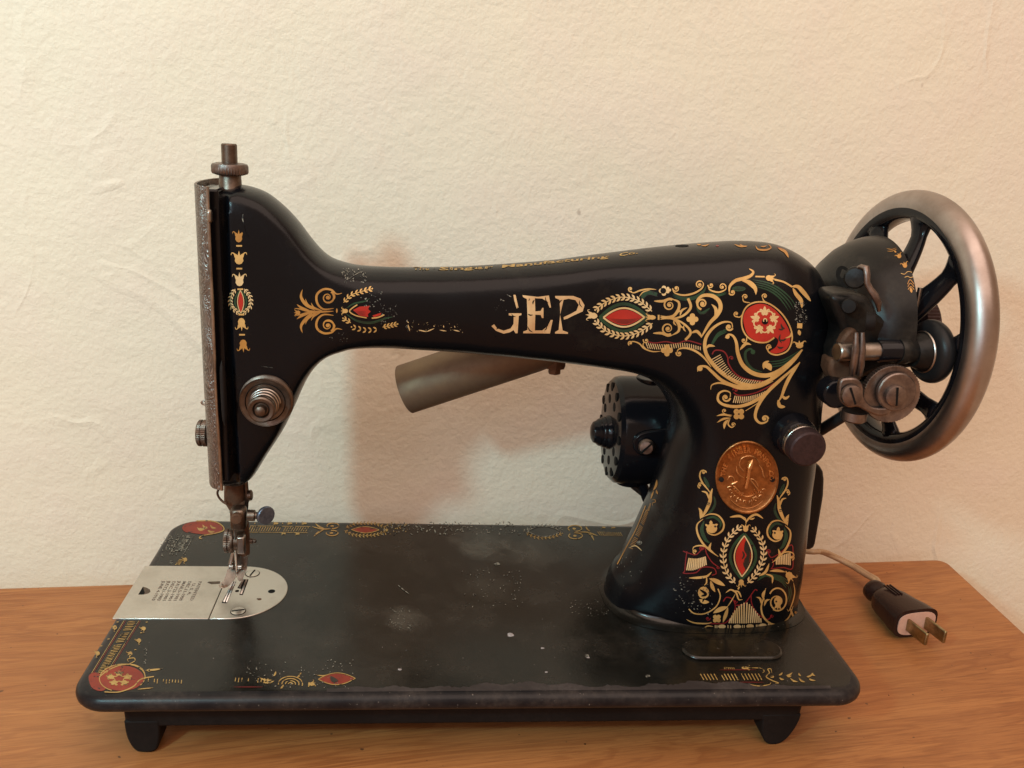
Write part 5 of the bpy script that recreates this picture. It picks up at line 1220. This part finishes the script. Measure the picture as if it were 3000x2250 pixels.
# centre bottom
st([(425, 1240), (460, 1218), (500, 1240), (520, 1290), (548, 1290)], 13); st([(490, 1225), (520, 1235), (540, 1275)], 12); st([(495, 1250), (460, 1310), (435, 1345)], 7); st([(330, 1392), (380, 1365), (440, 1345)], 34, 'gold', 'l'); st([(440, 1350), (425, 1400), (402, 1462)], 26, 'gold', 'l'); a.clover(357, 1433, 20, 'gold', 45)
a.bars([(440, 1467), (560, 1468), (695, 1462)], [(455, 1440), (500, 1360), (570, 1312), (625, 1350), (690, 1440)], 16, 10)
st([(405, 1305), (430, 1275), (475, 1290), (495, 1340), (480, 1400), (440, 1450), (400, 1470), (300, 1470)], 8, 'crimson', 'c'); st([(500, 1335), (560, 1325), (600, 1275), (640, 1220), (660, 1225)], 8, 'crimson', 'c'); st([(612, 1260), (620, 1330), (665, 1400), (735, 1440), (770, 1405)], 8, 'crimson', 'c'); a.sp(495, 1305, 16, 0, 1, 6, 'crimson'); a.sp(290, 1430, 18, 0, 1, 7, 'crimson'); a.sp(765, 1412, 14, 0, 1, 6, 'crimson')
# lower right
for i in range(4): st([(660+i*6, 1150-i*16), (740, 1108-i*0+i*3), (830, 1118+i*12), (900-i*8, 1165+i*14)], 13, 'green', 't')
st([(750, 1078), (810, 1075), (868, 1085)], 20, 'gold', 'l'); st([(872, 1078), (878, 1098)], 8, 'gold', 'c', 3); a.tulip(880, 1088, 55, 84, 78); st([(670, 1115), (720, 1085), (748, 1020)], 20, 'gold', 'l'); st([(720, 1100), (770, 1120), (770, 1170)], 14, 'gold', 't'); st([(928, 1165), (938, 1230), (925, 1300), (895, 1375), (880, 1360)], 9)
for i in range(2): st([(905-i*14, 1190), (912-i*14, 1250), (895-i*14, 1310)], 10, 'green', 't')
a.ring(810, 1290, 66, 84, 11, 'gold', -150, 120); a.sp(812, 1305, 62, 118, 0.9, 11); a.ball(815, 1302, 32, 'gold', 36); a.tulip(815, 1310, 95, 62, 60); a.ball(800, 1305, 7, 'ink')
st([(722, 1205), (705, 1280), (688, 1350), (705, 1420), (760, 1470), (830, 1475), (892, 1425), (925, 1340)], 14); st([(650, 1272), (680, 1285), (690, 1330)], 16, 'gold', 'l'); st([(755, 1290), (725, 1300), (710, 1340)], 16, 'gold', 'l'); st([(722, 1215), (700, 1255), (712, 1300)], 18, 'gold', 'l'); st([(905, 1350), (915, 1390), (935, 1435)], 16, 'gold', 'l'); a.sp(945, 1385, 12, 0, 1, 6, 'gold_dark')
st([(262, 1502), (290, 1488), (330, 1492)], 9)
for x, y in ((395, 1492), (510, 1493), (605, 1490), (700, 1484)): a.ball(x, y, 29, 'gold_pale', 15)
for x, y in ((345, 1493), (358, 1494), (440, 1493), (460, 1494), (548, 1493), (562, 1493), (652, 1489), (664, 1489), (742, 1480), (752, 1479)): a.st([(x, y-11), (x, y+11)], 7, 'gold_pale', 'c', 2)
a.leaf(765, 1480, 795, 1500, 14, .1, 'worn')
a.done()
# worn gilding on the left flank of the pillar
a = Art(1680, 1050, 3.6875, sbody, body)
a.leaf(905, 1310, 862, 1430, 26, -.1, 'gold_dark'); a.leaf(900, 1420, 918, 1468, 20, .1, 'gold_dark'); a.leaf(870, 1430, 838, 1520, 18, 0, 'gold_dark'); a.st([(850, 1530), (880, 1525), (890, 1550), (862, 1560), (858, 1590)], 7, 'gold_dark'); a.bars([(795, 1650), (830, 1560)], [(822, 1650), (845, 1570)], 8, 5, 'gold_dark')
a.done()
a = Art(1100, 1480, 2.765, sbody, body)
a.st([(2190, 5), (2120, 180), (2040, 330), (1960, 480)], 8, 'gold_dark', 'c'); a.bars([(2195, 30), (2120, 210), (2050, 350)], [(2212, 60), (2150, 230), (2085, 360)], 26, 4, 'gold_dark', 0, .15); a.st([(2060, 345), (2110, 330), (2160, 370)], 8, 'gold_pale'); a.ball(2140, 305, 24, 'worn', 16); a.specks(1960, 400, 2200, 720, 22, 7, 'worn')
a.done()

# ---------------------------------------------------------------- wheel guard stripe
a = Art(2400, 650, 4.367, sdome, gd)
a.st([(862, 345), (930, 355), (985, 335)], 7, 'gold_dark'); a.st([(870, 378), (940, 375), (1000, 345)], 7, 'gold_dark')
a.tulip(1035, 465, -118, 70, 78, 'gold_dark'); a.tulip(1105, 590, -108, 84, 82, 'gold_dark'); a.leaf(960, 375, 985, 395, 22, 0, 'gold_dark')
a.st([(1045, 662), (1090, 672), (1130, 640), (1175, 645), (1210, 665)], 7, 'gold', 'c'); a.st([(1092, 712), (1130, 700), (1165, 715), (1212, 700)], 7, 'gold', 'c')
for i in range(3): a.st([(1128+i*3, 800+i*34), (1160+i*5, 742+i*44), (1212, 800+i*34)], 8, 'gold_dark', 'c')
a.leaf(1165, 840, 1182, 910, 34, 0, 'gold_dark')
a.done(parent=gd)

# ---------------------------------------------------------------- bed ornaments
a = Art(200, 1480, 2.212, sbed, bed)
def medal(cx, cy, rx, ry, rot):
    a.fill([(cx+rx*math.cos(t)*1.0-ry*math.sin(t)*rot, cy+ry*math.sin(t)+rx*math.cos(t)*rot*.3) for t in np.linspace(0, 2*math.pi, 30)[:-1]], 'bred', 26)
medal(345, 1122, 145, 82, -.12); a.fill(crom([(132, 1112), (165, 1085), (215, 1100), (250, 1150), (240, 1195), (200, 1205), (150, 1180)], 3, True), 'bred', 30)
a.ring(350, 1120, 148, 88, 6, 'bgold', 120, 400, -4); a.st([(205, 1112), (260, 1070), (340, 1038), (420, 1035), (475, 1060), (495, 1095)], 7, 'bgold', 'c'); a.st([(235, 1212), (330, 1212), (420, 1178), (470, 1130), (555, 1112)], 7, 'bgold', 'c')
a.sq = .58
for i in range(5):
    an = -90+72*i; b2 = math.radians(an); a.fleur(330+42*math.cos(b2), 1125+25*math.sin(b2), an, 48, 'bgold')
    b2 = math.radians(an+36); a.ring(330+48*math.cos(b2), 1125+28*math.sin(b2), 18, 10, 6, 'bgold', an+36+60, an+36+300)
a.sq = 1.0
a.st([(385, 1035), (430, 1012), (425, 992), (385, 1000), (392, 1018)], 6, 'bgold'); a.st([(500, 1072), (560, 1068), (612, 1060)], 12, 'bgold', 'l'); a.ball(525, 1072, 14, 'bgold', 9); a.ball(525, 1072, 7, 'bed', 5)
a.bars([(392, 750), (185, 1095)], [(448, 750), (240, 1082)], 31, 3.8, 'bgold', .15, .04)
for o_, m_ in ((-28, 'bgold'), (-18, 'crimson'), (68, 'bgold'), (78, 'crimson')): a.st([(390+o_, 750), (180+o_, 1090)], 3.0, m_, 'c', 12)
for x, y, r_ in ((300, 795, 150), (190, 965, 160), (455, 878, 140), (400, 965, 150), (485, 800, 140)): a.tulip(x+14, y-8, r_, 36, 40, 'bgold')
for x, y in ((215, 915), (262, 870), (435, 940), (475, 830), (320, 760), (510, 760)): a.st([(x-8, y), (x+6, y-2)], 5, 'bgold', 'c', 2)
a.specks(490, 930, 510, 1035, 16, 7, 'worn'); a.specks(640, 200, 680, 300, 26, 8, 'worn')
a.bars([(510, 1125), (745, 1135)], [(508, 1158), (740, 1165)], 12, 5, 'bgold', .5, .3); a.st([(450, 1195), (550, 1185)], 7, 'bgold', 't', 4)
a.bars([(1075, 1120), (1305, 1125)], [(1070, 1150), (1300, 1155)], 11, 5, 'bgold', .5, .35); a.st([(1070, 1180), (1260, 1180)], 4, 'crimson', 't', 6)
for rr in (78, 55, 32, 14): a.ring(1440, 1160, rr, rr*.62, 6, 'bgold', 175, 375)
for q_ in ((1260, 1150, 1335, 1140), (1330, 1110, 1345, 1078), (1375, 1190, 1395, 1165), (1480, 1120, 1510, 1085), (1555, 1180, 1560, 1145), (1240, 1120, 1320, 1135)): a.leaf(*q_, 12, .1, 'bgold')
a.tulip(1565, 1165, -20, 40, 36, 'bgold'); a.lens(1625, 1130, 1852, 1124, 34, 0, 'bred', True); a.lens(1620, 1130, 1860, 1124, 38, 5, 'bgold'); a.leaf(1700, 1110, 1750, 1140, 32, .2, 'ink'); a.leaf(1600, 1100, 1700, 1095, 8, .1, 'bgold'); a.specks(1150, 1000, 1850, 1190, 90, 7, 'worn')
# far left corner
a.fill(crom([(738, 150), (760, 122), (830, 106), (920, 106), (985, 130), (1000, 160), (960, 180), (880, 190), (810, 182), (760, 175)], 3, True), 'bred', 30); a.st([(830, 104), (930, 104), (990, 128), (1008, 162), (960, 182), (905, 192), (865, 200), (850, 215), (868, 218)], 7, 'bgold', 'c')
for q_ in ((850, 150, 900, 140), (870, 128, 905, 150), (920, 130, 960, 150), (835, 145, 880, 160), (900, 160, 950, 170)): a.leaf(*q_, 13, .2, 'bgold')
a.ball(895, 162, 34, 'green', 14)
a.bars([(760, 195), (690, 300)], [(800, 200), (740, 300)], 13, 5, 'worn', .3, .1); a.st([(740, 180), (655, 320)], 4, 'worn', 't', 9); a.st([(815, 200), (740, 330)], 4, 'worn', 't', 9); a.tulip(770, 350, 160, 34, 38, 'bgold'); a.bars([(720, 350), (690, 390)], [(745, 352), (720, 392)], 5, 4, 'bgold'); a.bars([(660, 360), (655, 385)], [(680, 362), (676, 388)], 3, 4, 'worn')
a.specks(600, 190, 780, 330, 70, 8, 'worn')
# rear border
a.bars([(1175, 140), (1565, 145)], [(1160, 170), (1545, 175)], 24, 3.6, 'bgold', .1, .1); a.st([(1180, 136), (1570, 140)], 3, 'bgold', 'c', 20); a.st([(1160, 176), (1550, 180)], 3, 'bgold', 'c', 20)
for x in (1350, 1440, 1535): a.tulip(x+12, 119, 180, 40, 20, 'bgold')
for x in (1100, 1120, 1210, 1290, 1390, 1480): a.st([(x, 114), (x-2, 124)], 5, 'bgold', 'c', 2)
for x in (1400, 1490): a.tulip(x+10, 187, 180, 34, 16, 'bgold')
a.st([(1580, 140), (1640, 155), (1700, 155)], 9, 'bgold'); a.st([(1600, 118), (1625, 140), (1660, 152)], 11, 'bgold', 'l'); a.st([(1590, 205), (1620, 178), (1660, 158)], 11, 'bgold', 'l'); a.ring(1715, 135, 38, 18, 7, 'bgold', -200, 100); a.ring(1710, 182, 38, 17, 7, 'bgold', -100, 200); a.ball(1710, 137, 12, 'bgold', 6); a.ball(1705, 182, 12, 'bgold', 6)
a.lens(1842, 160, 2005, 162, 18, 0, 'bred', True); a.lens(1835, 160, 2015, 162, 21, 4, 'bgold'); a.wreath([(1800, 150), (1860, 122), (1980, 120), (2060, 148)], 12, 18, 6, 'bgold'); a.wreath([(1790, 165), (1860, 196), (1980, 196), (2060, 170)], 12, 18, 6, 'bgold'); a.tulip(2040, 160, 0, 34, 18, 'bgold')
a.specks(2050, 105, 2200, 190, 40, 7, 'bgold')
a.done()
a = Art(1100, 1480, 2.765, sbed, bed)
a.specks(60, 140, 1250, 240, 190, 11, 'worn'); a.lens(1230, 212, 1500, 215, 42, 5, 'worn'); a.wreath([(1220, 205), (1300, 170), (1420, 170), (1510, 200)], 10, 22, 7, 'worn'); a.wreath([(1220, 225), (1300, 262), (1420, 262), (1510, 232)], 10, 22, 7, 'bgold')
a.ring(1615, 190, 55, 24, 8, 'bgold', -220, 100); a.ring(1620, 250, 55, 24, 8, 'bgold', -100, 220); a.ball(1610, 192, 14, 'bgold', 8); a.ball(1615, 250, 14, 'bgold', 8); a.st([(1650, 220), (1720, 222), (1800, 250)], 10, 'bgold'); a.st([(1700, 165), (1715, 195), (1740, 215)], 12, 'bgold', 'l'); a.st([(1770, 290), (1755, 255), (1720, 225)], 14, 'bgold', 'l'); a.bars([(1790, 215), (1990, 222)], [(1815, 250), (2010, 256)], 12, 5, 'bgold', .1, .1)
for x in (1850, 1930): a.tulip(x+14, 182, 180, 40, 20, 'bgold')
a.leaf(1045, 185, 1085, 168, 12, -.3, 'worn'); a.st([(182, 650), (230, 690), (270, 720)], 7, 'worn', 't'); a.ball(985, 478, 26, 'worn', 12)
a.specks(700, 520, 1200, 830, 90, 7, 'worn'); a.specks(100, 820, 300, 1020, 70, 7, 'worn'); a.specks(1580, 760, 1900, 900, 50, 6, 'worn')
a.done()
a = Art(1700, 1780, 2.212, sbed, bed)
a.bars([(745, 432), (1165, 430)], [(770, 474), (1190, 476)], 19, 5.5, 'bgold', .15, .1); a.bars([(925, 388), (1000, 390)], [(932, 400), (1004, 402)], 6, 4, 'bgold'); a.tulip(1045, 392, 0, 62, 26, 'bgold'); a.st([(1110, 392), (1165, 395), (1192, 412), (1180, 426)], 6, 'bgold'); a.st([(900, 406), (1140, 404)], 3, 'crimson', 't', 8)
a.st([(1240, 425), (1235, 400), (1215, 402), (1225, 425), (1205, 450), (1245, 475), (1285, 490), (1262, 492)], 7, 'bgold'); a.ball(1243, 450, 13, 'bgold', 8); a.st([(1100, 500), (1160, 510), (1225, 500), (1235, 485)], 6, 'bgold'); a.st([(1030, 484), (1190, 486)], 3, 'crimson', 't', 6)
for q_ in ((1285, 440, 1310, 422), (1330, 440, 1375, 422), (1335, 442, 1370, 445), (1415, 425, 1430, 445), (1360, 458, 1410, 482), (1415, 455, 1458, 485), (1290, 455, 1320, 468), (1465, 450, 1510, 425), (1470, 448, 1525, 475), (1500, 425, 1522, 445)): a.leaf(*q_, 11, .15, 'bgold')
a.ball(437, 446, 16, 'worn', 8); a.ball(42, 315, 14, 'worn', 10)
a.done()

# ---------------------------------------------------------------- patent text on the slide plate
a = Art(330, 1330, 3.318, splate, sp_)
lines_ = ['PATENTED', '  U. S. A.', 'DEC.11-1900', 'MAR.5-1901', 'JULY23-1901', 'DEC.3-1901', 'JULY21-1903', 'JUNE 4-1910']
P0_ = PZ(*C3(858, 1238), ZP); P1_ = PZ(*C3(800, 1425), ZP); P2_ = PZ(*C3(500, 1238), ZP)
dxl = (P2_[0]-P0_[0])/7.0; hh_ = abs(float(P1_[1]-P0_[1]))
for i, tx in enumerate(lines_):
    cu = bpy.data.curves.new('lettering', 'FONT'); cu.body = tx; cu.size = 1; cu.resolution_u = 2; cu.offset = .012
    to = bpy.data.objects.new('lettering', cu); COL.objects.link(to); dg = bpy.context.evaluated_depsgraph_get(); dg.update(); me = bpy.data.meshes.new_from_object(to.evaluated_get(dg)); W_ = max(v_.co.x for v_ in me.vertices)
    g_ = a.g.setdefault('etch', G()); sc_ = hh_*(1.0 if i not in (1,) else .72)/W_
    g_.add([(float(P0_[0])-.0004+dxl*i+v_.co.y*abs(dxl)*.86-.0006, float(P0_[1])-(0 if i != 1 else hh_*.0)-v_.co.x*sc_, ZP+.00008) for v_ in me.vertices], [tuple(p.vertices) for p in me.polygons])
    bpy.data.objects.remove(to); bpy.data.curves.remove(cu); bpy.data.meshes.remove(me)
a.done('engraved_text', parent=sp_)

# ---------------------------------------------------------------- copper trade badge on the pillar
BX, BY, BRX, BRY = 2187.0, 1397.0, 92.0, 107.5
def bpt(u, v, off):
    """u, v in -1..1 across the badge"""
    rot = math.radians(4); p, n_ = on_body(BX+(u*math.cos(rot)-v*math.sin(rot)*.9)*BRX, BY+(v*math.cos(rot)+u*math.sin(rot)*.9)*BRY); return p+n_*off
g = G(); prof_ = [(1.0, .0), (1.0, .0010), (.985, .0014), (.955, .0015), (.93, .0012), (.91, .0009), (.6, .0009), (.3, .0010), (.05, .0010)]
K = 72; v = []; 
for r_, o_ in prof_: v += [bpt(r_*math.cos(2*math.pi*i/K), r_*math.sin(2*math.pi*i/K), o_) for i in range(K)]
g.add(v, [(j*K+i, j*K+(i+1) % K, (j+1)*K+(i+1) % K, (j+1)*K+i) for j in range(len(prof_)-1) for i in range(K)]+[tuple((len(prof_)-1)*K+i for i in range(K))])
badge = mpart(g.out('trade_badge', 'copper', None, 50))
rel = G()
def rst(pts, w, h=.0009, n=6, closed=False):
    P = crom(pts, n, closed); t3 = [bpt(x, y, .0009+h*.35) for x, y in P]; K = len(t3)
    rr = [w*.00013*(1 if closed else min(1, .35+3*min(i, K-1-i)/K)) for i in range(K)]; rel.tube(t3+([t3[0]] if closed else []), rr+([rr[0]] if closed else []), 6)
def rtext(txt, r, a0, a1, size, flip=False):
    n_ = len(txt)
    for i, ch in enumerate(txt):
        if ch == ' ': continue
        a = math.radians(a0+(a1-a0)*i/(n_-1)); cu = bpy.data.curves.new('lettering', 'FONT'); cu.body = ch; cu.size = 1; cu.resolution_u = 2; cu.offset = .025; cu.align_x = 'CENTER'
        to = bpy.data.objects.new('lettering', cu); COL.objects.link(to); dg = bpy.context.evaluated_depsgraph_get(); dg.update(); me = bpy.data.meshes.new_from_object(to.evaluated_get(dg))
        er, et = (math.cos(a), math.sin(a)), (-math.sin(a), math.cos(a)); s_ = -1 if flip else 1; P = []
        for v_ in me.vertices:
            q = (v_.co.y-.35)*size*s_; w_ = v_.co.x*size*s_*.92; P.append((er[0]*(r+q)+et[0]*w_, er[1]*(r+q)+et[1]*w_))
        nv = len(P); top_ = [bpt(x, y, .0015) for x, y in P]; bot = [bpt(x, y, .0008) for x, y in P]; rel.add(top_+bot, [tuple(p.vertices) for p in me.polygons])
        # side walls along boundary edges
        from collections import Counter
        ec = Counter(tuple(sorted(e)) for p in me.polygons for e in p.edge_keys); b_e = [e for e, c in ec.items() if c == 1]
        rel.add(top_+bot, [(e[0], e[1], nv+e[1], nv+e[0]) for e in b_e])
        bpy.data.objects.remove(to); bpy.data.curves.remove(cu); bpy.data.meshes.remove(me)
rtext('THE SINGER MANFG CO', .76, -176, -4, .20)
rtext('TRADE MARK', .48, 140, 40, .13, True)
# needle, ribbon S, crossed bobbins, scroll work
rel.tube([bpt(.05, -.30, .0013), bpt(.02, 0, .0014), bpt(-.03, .28, .0013)], [.0010, .0010, .0009], 10); rel.tube([bpt(.05, -.28, .0014), bpt(.10, -.42, .0014), bpt(.15, -.50, .001)], [.0015, .0012, .0003], 10)
rst([(-.28, -.35), (-.20, -.52), (.02, -.60), (.22, -.55), (.38, -.42)], 3.0); rst([(-.28, -.35), (-.22, -.25), (-.10, -.15)], 3.0); rst([(-.36, -.30), (-.33, -.15), (-.24, -.05), (-.10, .02)], 3.0)
rst([(.10, .02), (.22, .05), (.32, .15), (.36, .25)], 3.0); rst([(.10, .05), (.25, .20), (.38, .34)], 3.4); rst([(.35, -.38), (.45, -.25), (.50, -.10), (.56, -.02)], 3.0)
rst([(-.50, .22), (-.30, .12)], 4); rst([(-.42, .25), (-.20, .42)], 4); rst([(-.62, .10), (-.55, .0), (-.44, .02), (-.40, .14)], 3.2); rst([(.28, .42), (.10, .50), (-.08, .50), (-.20, .42)], 3.0)
rst([(-.50, .62), (-.36, .72), (-.20, .80), (0, .83), (.20, .80), (.40, .70), (.54, .58)], 2.6)
for i in range(15):
    t_ = math.radians(25+130*i/14); x, y = .66*math.cos(t_), .70*math.sin(t_); rst([(x, y), (x*.86+random.uniform(-.05, .05), y*.9), (x*.80, y*1.02)], 2.2)
for i in range(12): x, y = random.uniform(-.55, .55), random.uniform(.30, .74); rst([(x, y), (x+random.uniform(-.09, .09), y+random.uniform(-.05, .05))], 2.4)
rl_ = child(rel.out('relief', 'copper_hi', None, 40), badge); rl_['kind'] = 'stuff'
for sx_ in (-1, 1):
    p, n_ = on_body(BX+sx_*.80*BRX, BY+.06*BRY); h = G(); h.lathe(p+n_*.0008, n_, [(0, .0013), (.0006, .0012), (.0008, .0002)], 14); child(h.out('rivet', 'cast', None, 40), badge)
